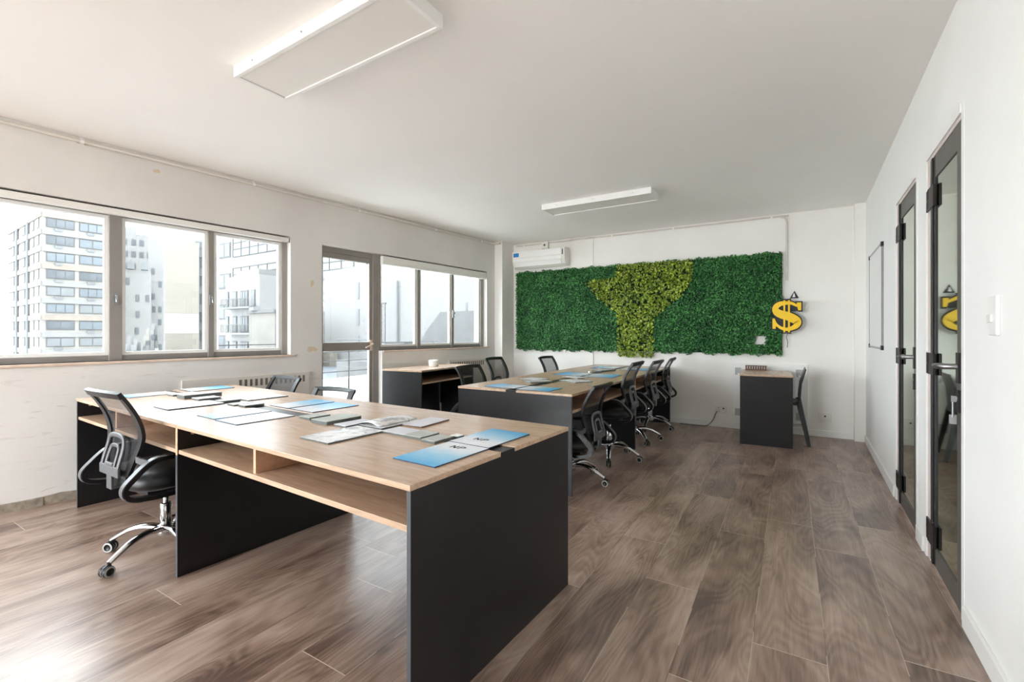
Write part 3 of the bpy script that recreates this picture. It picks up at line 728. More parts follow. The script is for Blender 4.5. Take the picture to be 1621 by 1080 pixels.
# ------------------------------------------------------------------ office chairs
def make_chair():
    t = empty('office_chair', (0, 0, 0))
    lo = []; up = []
    # star base
    hub = MB().lathe([(.0, .085), (.034, .088), (.042, .11), (.038, .145), (.026, .155), (.0, .155)], n=20).build('hub', M['chrome'], t)
    for k in range(5):
        a = 2*PI*k/5
        dx, dy = math.cos(a), math.sin(a)
        P = cr([(dx*.02, dy*.02, .128), (dx*.10, dy*.10, .137), (dx*.18, dy*.18, .122), (dx*.24, dy*.24, .092), (dx*.285, dy*.285, .066)], 4)
        n = len(P)
        MB().tube(P, [.028-.011*i/(n-1) for i in range(n)], 10, flat=.62).build('base_arm', M['chrome'], t)['lo'] = 1
        c = MB().tube([(dx*.283, dy*.283, .07), (dx*.283, dy*.283, .045)], .009)
        px, py = -dy, dx
        cx, cyy = dx*.283+dx*.01, dy*.283+dy*.01
        c.prism([(-.024, .03), (-.018, .052), (0, .060), (.018, .052), (.024, .03)], -.006, .006, 'y')
        # turn the yoke prism round: its points were made in the x-z plane
        nv = 10
        for i in range(len(c.v)-2*nv, len(c.v)):
            x, y, z = c.v[i]; c.v[i] = (cx+x*dx+y*px, cyy+x*dy+y*py, z)
        yo = c.build('caster', M['plas'], t); yo['lo'] = 1
        for s in (-1, 1):
            q = MB(); nn = 20
            q.lathe([(0, -.007), (.018, -.007), (.018, -.0085), (.026, -.007), (.028, 0), (.026, .007), (.018, .0085), (.018, .007), (0, .007)], n=nn, axis='y')
            mi = []
            for f in q.f:
                rr = [math.hypot(q.v[j][0], q.v[j][2]) for j in f]
                mi.append(1 if (max(rr) > .0255 and min(rr) > .0175) and abs(sum(q.v[j][1] for j in f)/len(f)) > .004 else 0)
            q.m = mi
            q.v = [(cx+x*dx+(y+s*.015)*px, cyy+x*dy+(y+s*.015)*py, z+.0285) for x, y, z in q.v]
            q.build('wheel', [M['plas'], M['rim']], yo)
    MB().lathe([(.0, .14), (.027, .14), (.027, .262), (.022, .266), (.0, .266)], n=20).build('column_sleeve', M['chrome'], t)
    up.append(MB().lathe([(.0, .20), (.014, .20), (.014, .37), (.0, .37)], n=16).build('gas_rod', M['chrome'], t))
    m = MB().box(-.07, .07, -.11, .10, .352, .40).box(-.13, .13, -.15, .13, .40, .418)
    m.tube([(.06, .02, .375), (.16, .03, .37), (.22, .035, .365)], .006).box(.2, .25, .02, .045, .358, .372)
    m.lathe([(.0, -.03), (.02, -.03), (.022, .02), (.0, .02)], (0, .14, .372), 12, axis='y')
    up.append(m.build('tilt_mechanism', M['plas'], t, bevel=.006))
    # seat cushion: rounded slab
    m = MB(); nu, nv_ = 20, 7; vs = []
    prof = [(.0, .415), (.90, .415), (.97, .43), (1.0, .452), (.975, .475), (.9, .492), (.6, .502), (.0, .506)]
    n = 36
    for (r, z) in prof:
        for k in range(n):
            a = 2*PI*k/n; ca, sa = math.cos(a), math.sin(a)
            e = 2/3.6
            x = .245*r*math.copysign(abs(ca)**e, ca); y = .235*r*math.copysign(abs(sa)**e, sa)+.015
            zz = z - .02*max(0, (y-.17)/.08)*(1 if z > .45 else .4) + (.012*abs(x/.245)**2 if z > .49 else 0)
            vs.append((x, y, zz))
    m.add(vs, [(i*n+k, i*n+(k+1) % n, (i+1)*n+(k+1) % n, (i+1)*n+k) for i in range(len(prof)-1) for k in range(n)], 0, True)
    up.append(m.build('seat', M['leath'], t))
    # back frame profile (y,z)
    pr = cr([(0, -.215, .50), (0, -.205, .56), (0, -.185, .64), (0, -.18, .71), (0, -.20, .79), (0, -.235, .86), (0, -.27, .915)], 4)
    def wz(z): return .135+.075*min(1, max(0, (z-.50)/.2))**.7
    m = MB()
    for s in (-1, 1):
        m.band([(s*(wz(p.z)-.018), p.y, p.z) for p in pr], [.056-.016*(p.z-.5)/.415 for p in pr], .016)
    tp = pr[-1]
    m.band([(-.21+.42*i/10, tp.y-.028*(1-((i-5)/5)**2), tp.z-.004+.006*(1-((i-5)/5)**2)) for i in range(11)], .03, .02, wdir=(0, .45, -.9))
    m.band([(-.13+.26*i/6, pr[0].y, pr[0].z) for i in range(7)], .035, .014, wdir=(0, .2, 1))
    back = m.build('back_frame', M['plas'], t, bevel=.004); up.append(back)
    m = MB(); vs = []; nx = 8
    for p in pr:
        for i in range(nx+1):
            u = -1+2*i/nx; vs.append((u*(wz(p.z)-.03), p.y-.020*(1-u*u)*min(1, (p.z-.5)/.12)+.002, p.z))
    m.add(vs, [(r*(nx+1)+i, r*(nx+1)+i+1, (r+1)*(nx+1)+i+1, (r+1)*(nx+1)+i) for r in range(len(pr)-1) for i in range(nx)], 0, True)
    up.append(m.build('mesh_back', M['net'], t))
    # grey lumbar bracket: two nested rounded frames on a base plate
    def yb(z):
        zs = [p.z for p in pr]; return float(np.interp(z, zs, [p.y for p in pr]))-.036
    m = MB()
    for (w, h, r) in ((.098, .165, .014), (.052, .115, .012)):
        z0 = .525
        path = [(-w, 0), (-w*1.0, h*.55), (-w*.86, h*.9), (-w*.55, h), (0, h*1.02), (w*.55, h), (w*.86, h*.9), (w, h*.55), (w, 0)]
        m.tube([(p.x, yb(z0+p.z), z0+p.z) for p in cr([(a_, 0, b_) for a_, b_ in path], 4)], r, 8, flat=.5, up=(0, 1, 0))
    m.box(-.115, .115, -.252, -.238, .495, .545)
    m.box(-.045, .045, -.252, -.236, .545, .56)
    m.box(-.03, .03, -.245, -.13, .425, .44).box(-.03, .03, -.25, -.236, .425, .5)
    up.append(m.build('lumbar_bracket', M['gplas'], t, bevel=.004))
    for s in (-1, 1):
        x = s*.262
        P = cr([(s*.20, .06, .405), (s*.25, -.02, .405), (x, -.16, .405), (x, -.255, .425), (x, -.275, .47), (x, -.235, .52), (x, -.18, .570), (x, -.13, .588), (x, -.04, .588), (x, .09, .582)], 5)
        m = MB().band(P, [.036]*5+[.042]*(len(P)-5), .020, mi=0, mi_face=((0, 2), 1) if False else None)
        # grey outer strip on the rear side of the loop
        Q = [Vector((p.x+0*s, p.y-.0, p.z)) for p in P[12:36]]
        arm = m.build('armrest', M['plas'], t, bevel=.005)
        q = []
        for i, p in enumerate(Q):
            a_, b_ = Q[max(i-1, 0)], Q[min(i+1, len(Q)-1)]
            tt = (b_-a_).normalized(); nn = tt.cross(Vector((1, 0, 0))).normalized()
            q.append(p-nn*.0115*(1 if nn.y > 0 else -1) if False else p+Vector((0, -abs(nn.y), -nn.z*(1 if nn.y > 0 else -1) if abs(nn.y) > .05 else 0))*.0115)
        MB().band(q, .036, .004).build('grey_strip', M['gplas'], arm)
        up.append(arm)
        # link from arm to back frame
        up.append(MB().band([(x, -.165, .57), (s*.225, -.19, .58), (s*.19, -.20, .59)], .03, .012, wdir=(0, 0, 1)).build('arm_link', M['gplas'], t))
    for o in up: o['up'] = 1
    return t
proto = make_chair()
CG = 'black mesh office chairs on chrome star bases'
def place_chair(x, y, rz, top_, star, label, first=False):
    o = proto if first else copy_tree(proto)
    o.location = (x, y, 0); o.rotation_euler = (0, 0, rz)
    for ch in [k for k in bpy.data.objects if k.parent == o]:
        if ch.get('up'): ch.location.z = top_-.915
        if ch.get('lo'): ch.rotation_euler.z = R(star)-rz
    tag(o, label, 'office chair', CG); return o
chairs = [
 (-2.95, 1.18, R(0), .900, -2, 'black mesh office chair at the near side of the foreground desk, seen from behind'),
 (-3.85, 2.19, R(178), .80, 10, 'low mesh chair behind the foreground desk, by the convector grille'),
 (-3.04, 2.10, R(186), .755, 30, 'mesh chair behind the foreground desk, lowest, in front of the balcony door'),
 (-2.64, 3.91, R(-90), .846, 20, 'mesh chair on the window side of the far desk, nearest the camera'),
 (-2.80, 4.66, R(-85), .893, 40, 'mesh chair on the window side of the far desk, just behind the nearest one'),
 (-2.62, 5.67, R(-90), .866, 10, 'lone mesh chair under the hedge on the window side of the far desk'),
 (-1.53, 3.45, R(90), .790, 0, 'lowest mesh chair on the aisle side of the far desk, nearest the camera'),
 (-1.49, 4.26, R(92), .920, 0, 'tallest mesh chair on the aisle side of the far desk, second from the camera'),
 (-1.51, 5.13, R(89), .890, 26, 'mesh chair on the aisle side of the far desk, third from the camera'),
 (-1.53, 5.91, R(94), .880, -17, 'mesh chair on the aisle side of the far desk, closest to the far wall'),
]
for a_ in chairs[1:]: place_chair(*a_)
place_chair(*chairs[0], first=True)
for o in bpy.data.objects:
    for k in ('up', 'lo'):
        if k in o: del o[k]

# black one-piece side chair by the narrow desk, facing -X
bc = empty('side_chair', (.02, 5.98, 0), label='plain black plastic chair tucked beside the narrow desk', cat='chair')
MB().prism([(.035, .44), (.05, .455), (.045, .50), (.062, .66), (.108, .815), (.122, .815), (.082, .66), (.07, .50), (.075, .44)], -.19, .19, 'y').build('backrest', M['plas'], bc, bevel=.006)
B(-.26, .06, -.2, .2, .425, .455).build('seat', M['plas'], bc, bevel=.01)
for s in (-1, 1):
    MB().band([(.05, s*.19, .47), (.10, s*.20, .22), (.145, s*.205, .0)], [.05, .042, .034], .028, wdir=(1, 0, .25)).build('leg', M['plas'], bc)
    MB().band([(-.24, s*.18, .43), (-.245, s*.185, .2), (-.25, s*.19, .0)], [.045, .038, .03], .028, wdir=(1, 0, 0)).build('leg', M['plas'], bc)

# ------------------------------------------------------------------ things on the tables
ZT = .7502
BR = 'blue and white brochures on the desks'
def brochure(x, y, rz, label, w=.205, l=.298, mat='broch', letters=False, z=ZT):
    o = empty('brochure', (x, y, z), rz, label=label, cat='brochure', group=BR)
    B(-w/2, w/2, -l/2, l/2, 0, .0035).build('pages', M['navy'], o)
    B(-w/2+.001, w/2-.001, -l/2+.001, l/2-.001, .0036, .0042).build('cover', M[mat], o)
    if letters:
        m = MB(); c, sn = math.cos(letters), math.sin(letters)
        def bar(x0, z0, x1, z1, wd=.0065):
            l = math.hypot(x1-x0, z1-z0); nx, nz = -(z1-z0)/l*wd/2, (x1-x0)/l*wd/2
            m.prism([(x0-nx, z0-nz), (x1-nx, z1-nz), (x1+nx, z1+nz), (x0+nx, z0+nz)], 0, .0003, 'z')
        bar(-.034, 0, -.034, .034); bar(-.034, .034, -.012, 0); bar(-.012, 0, -.012, .034)
        bar(.004, 0, .004, .034); bar(.004, .034, .022, .032); bar(.022, .032, .024, .020); bar(.024, .020, .004, .016)
        m.v = [(x*c-y*sn, x*sn+y*c-.075, z) for x, y, z in m.v]
        t = m.build('lettering', M['ink'], o); t.location = (0, 0, .0044)
        B(-.05, .05, -.095, -.093, .0042, .0044).build('caption_line', M['card'], o)
    return o
r0 = R(-3)
brochure(-1.104, 1.325, PI+r0, 'brochure nearest the camera, blue half toward the desk edge', letters=PI)
brochure(-1.095, 1.63, r0, 'bright blue brochure behind the channel at the right end of the foreground desk', letters=.001)
brochure(-2.645, 1.39, PI+r0, 'left one of two pale blue brochures on the camera side of the foreground desk', mat='brochp')
brochure(-2.405, 1.37, PI+r0, 'right one of two pale blue brochures on the camera side of the foreground desk', w=.225, mat='brochp')
brochure(-2.644, 1.805, r0, 'left one of two light blue brochures across the middle channel of the foreground desk', l=.31)
brochure(-2.404, 1.79, r0, 'right one of two light blue brochures across the middle channel of the foreground desk', l=.31, w=.225)
brochure(-4.03, 1.90, r0, 'blue brochure at the far left corner of the foreground desk', w=.23, l=.31)
brochure(-4.0, 1.49, R(178), 'white brochure at the left end of the foreground desk behind the chair', w=.21, l=.29, mat='brochp')
brochure(-2.05, 3.30, R(86), 'left brochure at the near end of the far desk', w=.23, l=.30)
brochure(-1.73, 3.27, R(-90), 'right bright blue brochure at the near end of the far desk', w=.23, l=.30)
brochure(-2.03, 4.66, R(88), 'left blue brochure halfway along the far desk', w=.36, l=.33)
brochure(-1.69, 4.63, R(-88), 'right blue brochure halfway along the far desk', w=.36, l=.31)
brochure(-2.05, 5.78, R(90), 'pale blue brochure at the far end of the far desk, left one', w=.36, l=.32)
brochure(-1.63, 5.68, R(-90), 'blue brochure at the far end of the far desk, behind the mesh chairs', w=.34, l=.34)
def pad(x, y, w, l, h, rz, label, mat='card', name='notepad', group='small grey notepads on the desks', z=ZT):
    o = empty(name, (x, y, z), rz, label=label, cat='notepad', group=group)
    B(-w/2, w/2, -l/2, l/2, 0, h-.002).build('pages', M['cardd'], o)
    B(-w/2-.0008, w/2+.0008, -l/2-.0008, l/2+.0008, h-.002, h).build('cover', M[mat], o)
    return o
pad(-3.78, 1.62, .09, .16, .012, r0, 'thin grey pad beside the far-left blue brochure')
pad(-3.567, 1.633, .12, .235, .026, r0, 'thick grey boxed pad on the left half of the foreground desk')
pad(-3.407, 1.60, .11, .135, .012, r0, 'thin white-grey pad right of the thick boxed one', 'lav')
pad(-3.149, 1.61, .09, .115, .014, r0, 'grey pad just behind the dark-framed magazine')
pad(-2.965, 1.589, .088, .115, .009, r0, 'flat pale pad left of the middle pair of pads')
pad(-2.845, 1.592, .082, .115, .012, r0, 'dark-edged pad next to the light blue brochures, on their left')
pad(-2.167, 1.549, .095, .12, .012, r0, 'dark-edged pad just right of the light blue brochures')
pad(-1.985, 1.545, .13, .20, .018, r0, 'pale grey-green pad left of the open magazine, thicker one')
pad(-1.835, 1.532, .09, .165, .010, r0, 'slim whitish pad touching the open magazine', 'lav')
pad(-1.497, 1.514, .154, .105, .010, r0, 'lavender pad right of the open magazine', 'lav')
pad(-1.372, 1.505, .10, .112, .012, r0, 'grey-green pad right of the lavender one')
pad(-1.262, 1.478, .075, .11, .012, r0, 'grey-green pad closest to the large blue brochures')
pad(-1.228, 1.57, .042, .04, .010, r0, 'tiny square pad beside the large blue brochures', 'paper')
pad(-1.97, 3.71, .13, .22, .014, R(-35), 'grey pad in the middle near end of the far desk')
pad(-1.90, 5.24, .14, .26, .016, R(-20), 'grey pad with dark edge between brochures near the end of the far desk')
MG = 'magazines on the desks'
def magazine(x, y, w, l, rz, label, curl=0, h=.006, cover='mag', edge='cardd', z=ZT):
    o = empty('magazine', (x, y, z), rz, label=label, cat='magazine', group=MG)
    B(-w/2, w/2, -l/2, l/2, 0, h).build('pages', M[edge], o)
    B(-w/2+.001, w/2-.001, -l/2+.001, l/2-.001, h, h+.001).build('cover', M[cover], o)
    if curl:
        vs = []; n, mm = 14, 8
        for i in range(n+1):
            u = i/n
            for j in range(mm+1):
                v = j/mm
                lift = curl*math.sin(PI*u)**.8*(1-.25*v)+.004
                vs.append((-w/2+w*.96*(u*.9+.05*math.sin(PI*u)), -l/2+l*v, h+.0015+lift*(.55+.45*math.sin(PI*v*.8+.3))))
        f = [(i*(mm+1)+j, (i+1)*(mm+1)+j, (i+1)*(mm+1)+j+1, i*(mm+1)+j+1) for i in range(n) for j in range(mm)]
        q = MB().add(vs, f, 0, True).build('curled_page', M['mag'], o)
        s = q.modifiers.new('solid', 'SOLIDIFY'); s.thickness = .0006
    return o
magazine(-3.18, 1.40, .215, .305, r0, 'white magazine with a dark frame on the left half of the foreground desk', cover='paper', edge='navy')
magazine(-3.148, 1.83, .20, .275, r0, 'pale magazine near the back edge of the foreground desk', cover='mag')
magazine(-1.68, 1.345, .20, .29, r0, 'marbled white magazine nearest the front edge of the foreground desk')
magazine(-1.70, 1.635, .17, .25, r0, 'open magazine with a curled white page in the middle of the foreground desk', curl=.022)
magazine(-1.555, 1.74, .12, .22, R(3), 'brown-edged magazine behind the curled open one', cover='lav', edge='brownwood')
magazine(-2.135, 3.93, .22, .21, R(-10), 'pale magazine left in the middle of the far desk')
magazine(-1.72, 3.98, .26, .20, R(-30), 'magazine with dark pictures in the middle of the far desk, beside the clear bottle')
magazine(-1.86, 4.30, .24, .16, R(-25), 'small brown-printed magazine just before the halfway brochures', cover='mag', edge='brownwood')
bt = empty('bottle', (-1.455, 3.66, ZT), label='small clear plastic bottle standing near the aisle edge of the far desk', cat='bottle')
MB().lathe([(.0, 0), (.022, 0), (.024, .005), (.024, .075), (.010, .098), (.010, .112), (.0, .112)], n=20).build('body', M['clear'], bt)
MB().lathe([(.0, .112), (.011, .112), (.011, .128), (.0, .128)], n=16).build('cap', M['white'], bt)

# ------------------------------------------------------------------ outdoors
def bld(name, loc, rz, label, group='buildings across the street', cat='building'):
    return empty(name, loc, rz, label=label, cat=cat, group=group)
def win_mesh(w, h, panes, mats, name, parent, axis='x', glass=1):
    """one far window: frame and panes in one mesh; lies in the x-z plane facing -y, or the y-z plane facing +x"""
    m = MB(); f = .07*min(w, h)+.03
    def bx(a0, a1, d0, d1, z0, z1, mi):
        if axis == 'x': m.box(a0, a1, d0, d1, z0, z1, mi)
        else: m.box(-d1, -d0, a0, a1, z0, z1, mi)
    bx(0, w, -.06, .0, 0, h, 0)
    n = panes; pw = (w-f*(n+1))/n
    for k in range(n): bx(f+k*(pw+f), f+k*(pw+f)+pw, -.08, -.06, f, h-f, 1)
    return m.build(name, mats, parent)
rnd = random.Random(8)
# 1. ribbon-window apartment block, corner at the left
b1 = bld('apartment_block', (-104.5, 24.4, 0), R(-3), 'pale many-storey apartment block with ribbon windows, leftmost across the street')
H1 = 21.0
m = MB().box(-26, 0, 0, 8.4, -22, H1).box(-24, -1, .8, 7.6, H1, H1+.9)
m.build('walls', M['xcream'], b1)
fl = 2.82
side = []
for k in range(12):
    z = H1-2.3-k*fl
    if z < -18: break
    m = MB().box(-.01, .22, .0, 8.4, z+1.62, z+2.45).box(-26, 0, -.22, .0, z+1.62, z+2.45)
    m.build('spandrel_band', M['xwhite'] if k % 3 else M['xrust'], b1)
    for j, y0 in enumerate((.45, 4.5)):
        w = win_mesh(3.5, 1.55, 3 if k in (0,) else rnd.choice((2, 2, 3)), [M['xframe'], rnd.choice([M['xwin'], M['xwinb'], M['xgrey']])], 'window', b1, 'y')
        w.location = (0.02, y0, z)
        if rnd.random() < .6:
            a_ = B(.0, .35, y0+1, y0+1.9, z-.55, z-.1).build('air_unit', M['xgrey'], b1)
    if k < 9:
        for j, x0 in enumerate((-3.2, -6.6, -11.2, -13.8, -19.5, -22.5)):
            w = win_mesh(1.5 if j < 2 else 2.0, 1.6, 2, [M['xframe'], rnd.choice([M['xwin'], M['xgrey']])], 'window', b1, 'x')
            w.location = (x0, -.02, z)
MB().tube([(-8.6, -.25, -20), (-8.6, -.25, H1-.5)], .22, 6).build('downpipe', M['xgrey'], b1)
MB().tube([(-17, -.25, -20), (-17, -.25, H1-.5)], .22, 6).build('downpipe', M['xgrey'], b1)
def simple_block(name, px0, d, wid, dep, ztop, label, mat, wins, ang, extra=None, roof=None):
    """block whose left front corner stands on bearing (vx,vy) at depth d; front faces the office"""
    vx, vy = px0
    o = bld(name, (vx*d, vy*d, 0), ang, label)
    m = MB().box(0, wid, 0, dep, -22, ztop)
    if roof: m.box(wid*roof[0], wid*roof[1], .5, dep*.7, ztop, ztop+roof[2])
    m.build('walls', mat, o)
    for (x, z, w, h, n, mt) in wins:
        q = win_mesh(w, h, n, [M['xframe'], mt], 'window', o, 'x'); q.location = (x, 0, z)
    if extra: extra(o)
    return o
# bearings, from the desk plan of the photograph's window openings: (x, y) per metre of depth
FA = R(70)
def grid(x0, x1, z0, z1, nx, nz, w, h, n, mt, miss=.12):
    out = []
    for i in range(nx):
        for j in range(nz):
            if rnd.random() < miss: continue
            out.append((x0+(x1-x0)*i/max(1, nx-1)+rnd.uniform(-.1, .1), z0+(z1-z0)*j/max(1, nz-1), w, h, n, mt))
    return out
simple_block('tenement', (-1.265, .402), 105, 9.2, 10, 24.5, 'distant white tenement with scattered dark windows beside the apartment block', M['xwhite'],
             grid(2.2, 8.0, -9, 21.8, 5, 12, .8, 1.4, 2, M['xwin'], .2), R(72), roof=(.1, .5, 1.5))
def dormers(o):
    for x in (.8, 3.0):
        MB().prism([(x, 14.2), (x+1.1, 14.2), (x+1.1, 15.4), (x+.55, 15.9), (x, 15.4)], -.5, 1.2, 'y').build('dormer', M['xgrey'], o)
simple_block('mansard_house', (-1.243, .415), 92, 4.6, 3, 13.9, 'low white townhouse with rounded roof dormers in front of the tenement', M['xwhite'],
             grid(.6, 3.6, -9, 11, 3, 7, .6, 1.4, 1, M['xwin'], .25), R(72), extra=dormers)
simple_block('stair_tower', (-1.195, .445), 99, 5.0, 4, 25.5, 'plain white tower block with hardly any windows left of the beige wall', M['xwhite'],
             grid(.6, 4.2, -8, 14, 4, 9, .55, 1.3, 1, M['xwin'], .3), R(70), roof=(.2, .6, 2.5))
def wp(o): B(.02, 3.55, -.04, .0, 1.25, 3.75).build('white_patch', M['white'], o)
simple_block('blank_tower', (-1.163, .464), 60, 3.65, 1.5, 13.4, 'windowless beige tower wall with a white painted patch', M['xbeige'], [], R(66), extra=wp)
simple_block('rear_slab', (-1.166, .462), 75, 4.4, 6, 20, 'white slab rising directly behind the beige tower', M['xwhite'], [], R(66))
def balc(o):
    for k in range(9):
        z = -8.6+2.55*k
        B(0, 1.5, -.5, 0, z, z+.95).build('balcony', M['xgrey'], o)
simple_block('balcony_block', (-1.110, .497), 64, 2.7, 6, 18, 'narrow grey block with stacked balconies right of the beige tower', M['xwhite'],
             [(1.55, -7.4+2.55*k, .95, 1.1, 2, M['xwin']) for k in range(9)]+[(.2, -7.4+2.55*k, 1.1, 1.0, 2, M['xwinb']) for k in range(9)], R(64), extra=balc)
# glass curtain-wall building, face along X
gb = bld('curtain_wall_building', (-53.5, 26.3, 0), R(-1), 'modern building with gridded glass bands, behind the white balconies')
B(0, 34, 0, 12, -22, 14).build('walls', M['xwhite'], gb)
for k in range(9):
    z = 11.2-3.3*k
    m = MB().box(3.2, 34, -.03, 0, z-2.0, z+.15, 0)
    m.box(3.2, 34, -.05, -.03, z-2.0, z-1.25, 1)
    for i in range(20): m.box(3.2+1.6*i, 3.27+1.6*i, -.09, 0, z-2.0, z+.15, 2)
    for zz in (z-2.0, z-1.22, z-.55, z+.12): m.box(3.2, 34, -.09, 0, zz, zz+.06, 2)
    m.build('glass_band', [M['xwhite'], M['xwinb'], M['xframe']], gb)
    q = win_mesh(2.4, 1.6, 2, [M['xframe'], M['xwin']], 'window', gb, 'x'); q.location = (.3, 0, z-1.9)
# white house with balconies
wb = bld('balcony_house', (-44.6, 22.6, 0), R(-1), 'white house with three long balconies below the gridded glass building')
MB().box(0, 5.6, 0, 3.4, -22, 6.3).box(.9, 4.6, .5, 3, 6.3, 6.9).build('walls', M['xwhite'], wb)
for k in range(6):
    z = 3.55-2.25*k
    B(.9, 5.6, -.9, 0, z-.2, z-.05).build('balcony_slab', M['xgrey'], wb)
    m = MB().box(.9, 5.6, -.9, -.86, z+.62, z+.68)
    for i in range(20): m.box(.9+.245*i, .93+.245*i, -.9, -.87, z-.05, z+.62)
    m.build('railing', M['xdark'], wb)
    for x, w, n in ((.1, .5, 1), (2.6, 1.3, 3), (4.4, .6, 1), (1.3, .7, 1)):
        q = win_mesh(w, 1.45, n, [M['xframe'], M['xwin'] if x != 1.3 else M['xgrey']], 'window', wb, 'x'); q.location = (x, 0, z)
# stained concrete shaft
cs = bld('concrete_shaft', (-20.1, 11.15, 0), R(-6), 'stained pale concrete shaft with a flat cap at the right end of the large window')
MB().box(0, 2.3, 0, 1.6, -4, 2.05).build('walls', M['xshaft'], cs)
B(-.08, 2.38, -.08, 1.7, 2.05, 2.17).build('cap', M['xframe'], cs)
B(.45, .85, -.2, .1, 2.17, 2.3).build('vent', M['xgrey'], cs)
# long white party wall seen through the balcony door and second window
pw = bld('party_wall', (-19.1, 14.2, 0), R(-1.5), 'long blank white party wall outside the balcony door and smaller window')
MB().prism([(0, -4), (16, -4), (16, 4.6), (4, 4.3), (0, 4.15)], 0, .5, 'y').build('wall', M['xwhite'], pw)
for z in (.35, 1.55, 2.75): B(2.35, 2.5, -.03, 0, z, z+.75).build('slot_window', M['xgrey'], pw)
MB().tube([(5.0, -.1, 3.4), (5.0, -.1, -.3)], .05, 6).build('drainpipe', M['xgrey'], pw)
# bell tower
bt2 = bld('bell_tower', (-19.95, 14.6, 0), R(35), 'small ornate cream tower top left of the white party wall')
m = MB().box(-.42, .42, -.42, .42, -4, 1.55).box(-.5, .5, -.5, .5, 1.55, 1.65).box(-.32, .32, -.32, .32, 1.65, 2.2)
m.box(-.38, .38, -.38, .38, 2.2, 2.28).lathe([(.3, 2.28), (.27, 2.5), (.16, 2.68), (.05, 2.8), (.04, 3.0), (0, 3.05)], n=12)
m.build('walls', M['xcream'], bt2)
for a_ in range(2):
    MB().prism([(-.12, 1.72), (.12, 1.72), (.12, 2.02), (0, 2.12), (-.12, 2.02)], -.335, -.32, 'y').build('arch_opening', M['xdark'], bt2).rotation_euler = (0, 0, a_*PI/2-PI/2)
lt = bld('lattice_mast', (-13.55, 12.6, 0), 0, 'thin lattice mast standing before the white party wall', cat='mast', group='roof clutter outside')
m = MB()
for x in (0, .2): m.tube([(x, 0, -1.5), (x, 0, 2.35)], .018, 5)
for k in range(16): m.tube([(0, 0, -1.4+.23*k), (.2, 0, -1.29+.23*k)], .010, 4).tube([(.2, 0, -1.29+.23*k), (0, 0, -1.17+.23*k)], .010, 4)
m.box(-.05, .25, -.03, .03, 2.33, 2.38)
m.build('lattice', M['xdark'], lt)
hb = bld('roof_hut', (-12.75, 12.0, 0), R(-3), 'small grey roof hut beside the lattice mast', group='roof clutter outside', cat='hut')
B(0, 1.05, 0, 1.0, -2, .88).build('walls', M['xstain'], hb)
# grey wall with a slanted left edge
gw = bld('slanted_wall', (-8.75, 9.75, 0), R(-4), 'weathered grey wall with a slanted left edge outside the smaller window', group='roof clutter outside', cat='wall')
MB().prism([(-.35, -3), (4.6, -3), (4.6, 1.80), (.58, 1.78), (.05, 1.28), (-.35, .75)], 0, .4, 'y').build('wall', M['xstain'], gw)
MB().tube([(1.35, .2, 1.78), (1.35, .2, 2.02)], .035, 8).build('pipe_stub', M['xgrey'], gw)
for x, z, r in ((2.92, 1.42, .05), (2.98, 1.26, .035), (3.0, 1.0, .04), (3.0, .88, .03)):
    MB().lathe([(r, -.03), (r, 0)], (x, 0, z), 12, axis='y').build('bracket', M['xdark'], gw)
vp = bld('vent_pipe', (-9.9, 8.9, 0), R(-2), 'bent black pipe low outside the smaller window', group='roof clutter outside', cat='pipe')
B(-1.7, .2, .06, .5, -22, .4).build('parapet', M['xstain'], vp)
MB().tube([(-1.6, 0, 1.02), (-.15, 0, 1.02), (0, 0, .98), (.06, 0, .85), (.06, 0, .3)], [.02, .02, .05, .055, .055], 8).build('pipe', M['xdark'], vp)
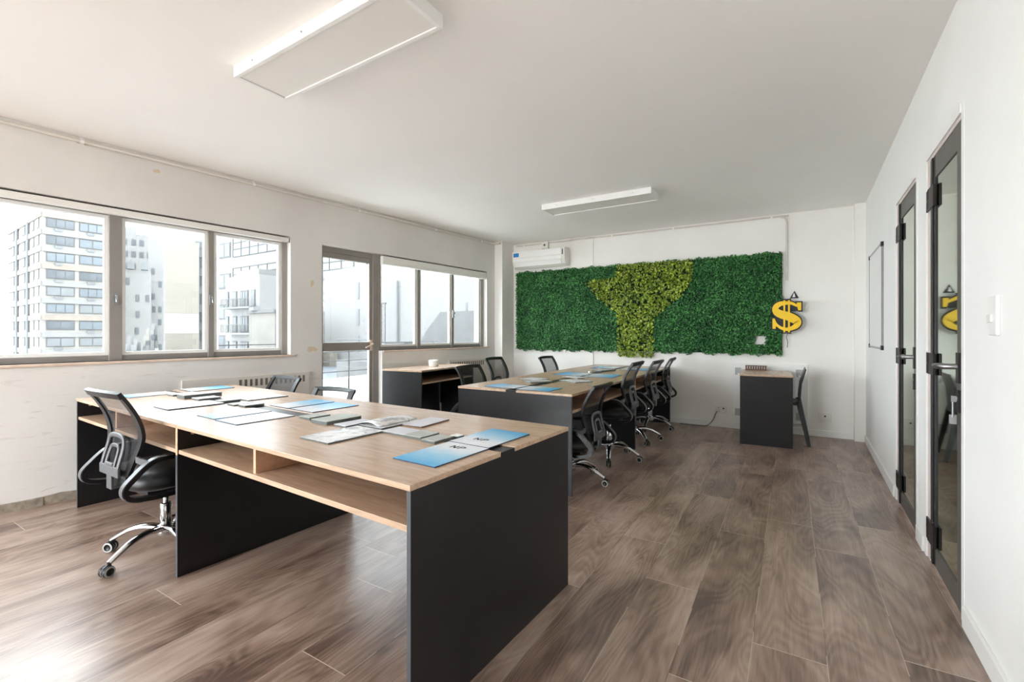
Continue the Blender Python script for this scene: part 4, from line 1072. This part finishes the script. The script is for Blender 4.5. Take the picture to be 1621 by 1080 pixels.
# neighbouring flat roof, parapets, balcony
rf = bld('neighbour_roof', (-24, 8, 0), 0, 'grey flat roof just below the balcony door', group='roof clutter outside', cat='roof')
B(4.5, 16, 1.2, 5.8, -.6, -.3).build('roof_slab', M['xroof'], rf)
B(2, 6.2, 5.5, 5.9, -1.2, .35).build('parapet', M['xbeige'], rf)
B(4.6, 5.0, 2.2, 6.0, -1.2, .1).build('parapet', M['xcream'], rf)
tg = bld('street_ground', (0, 0, 0), 0, 'street level far below the windows, paled to bounce daylight up', group='roof clutter outside', cat='ground')
tg['kind'] = S
B(-260, -5.6, -160, 120, -22.4, -22).build('paving', M['xground'], tg)  # pale colour chosen to bounce daylight onto the ceiling
lowroof = bld('low_roofs', (-62, 22.5, 0), R(70), 'jumble of low pale roofs and walls left of the beige tower', group='roof clutter outside', cat='roof')
for k in range(20):
    x = -1.9+.15*k+rnd.uniform(-.2, .2); y = rnd.uniform(-6, 5); z = rnd.uniform(-3.0, .4)+(.5*y if y > 0 else .2*y)
    o = MB().box(x, x+rnd.uniform(.4, .8), y, y+1.5, -22, z).box(x+.2, x+.5, y+.3, y+.6, z, z+rnd.uniform(.3, 1.2)).build('roof_box', rnd.choice([M['xwhite'], M['xcream'], M['xgrey']]), lowroof)
    q = win_mesh(.4, .6, 1, [M['xframe'], M['xwin']], 'window', lowroof, 'x'); q.location = (x+.15, y, z-1.2)
bl = empty('balcony', LW(-.26, 3.0), THL, label='balcony slab with low white parapet outside the glass door', cat='balcony', group='roof clutter outside')
B(-1.5, 0, 0, 6, -.2, -.02).build('slab', M['white'], bl)  # slab whitened and lengthened to bounce daylight up to the ceiling
MB().prism([(.0, -.02), (3.4, -.02), (3.4, .55), (1.15, .50), (.75, .30), (0, .26)], -1.6, -1.45, 'x').build('parapet', M['white'], bl)
m = MB(); rg = random.Random(3)
for k in range(420):
    y = rg.uniform(0, 1.2); x = rg.uniform(-1.62, -1.45); z = .26+.14*max(0, (y-.6))
    m.add([(x-.012, y, z), (x+.012, y+.004, z), (x+rg.uniform(-.02, .02), y+rg.uniform(-.02, .02), z+rg.uniform(.02, .06))], [(0, 1, 2)])
tag(m.build('moss', M['grass'], bl), kind='stuff')
rl = empty('balcony_railing', LW(-1.78, 3.0), THL, label='thin black wire railing outside the balcony door', cat='railing', group='roof clutter outside')
for y in (.15, 1.62, 3.4): MB().tube([(.08, y, .2), (.08, y, 1.06)], .012, 6).build('post', M['xdark'], rl)
for z in (.62, .78, .92, 1.05): MB().tube([(.08, -.2, z), (.08, 3.5, z)], .008, 5).build('wire', M['xdark'], rl)

# added unseen terraces that throw daylight up to the ceiling
o = bld('bounce_terrace', (0, 0, 0), 0, 'added unseen terrace bouncing daylight in, below the large window sill', group='roof clutter outside', cat='terrace')
MB().prism([LW(-.3, -9)[:2], LW(-.3, 2.7)[:2], LW(-3.3, 2.4)[:2], LW(-3.3, -9)[:2]], .0, .2, 'z').build('slab', M['xwhite'], o)
o = bld('bounce_terrace', (0, 0, 0), 0, 'added unseen concrete terrace bouncing daylight in through the added rear glazing', group='roof clutter outside', cat='terrace')
B(-12, 8, -14, -3.25, -.2, 0).build('slab', M['conc'], o)
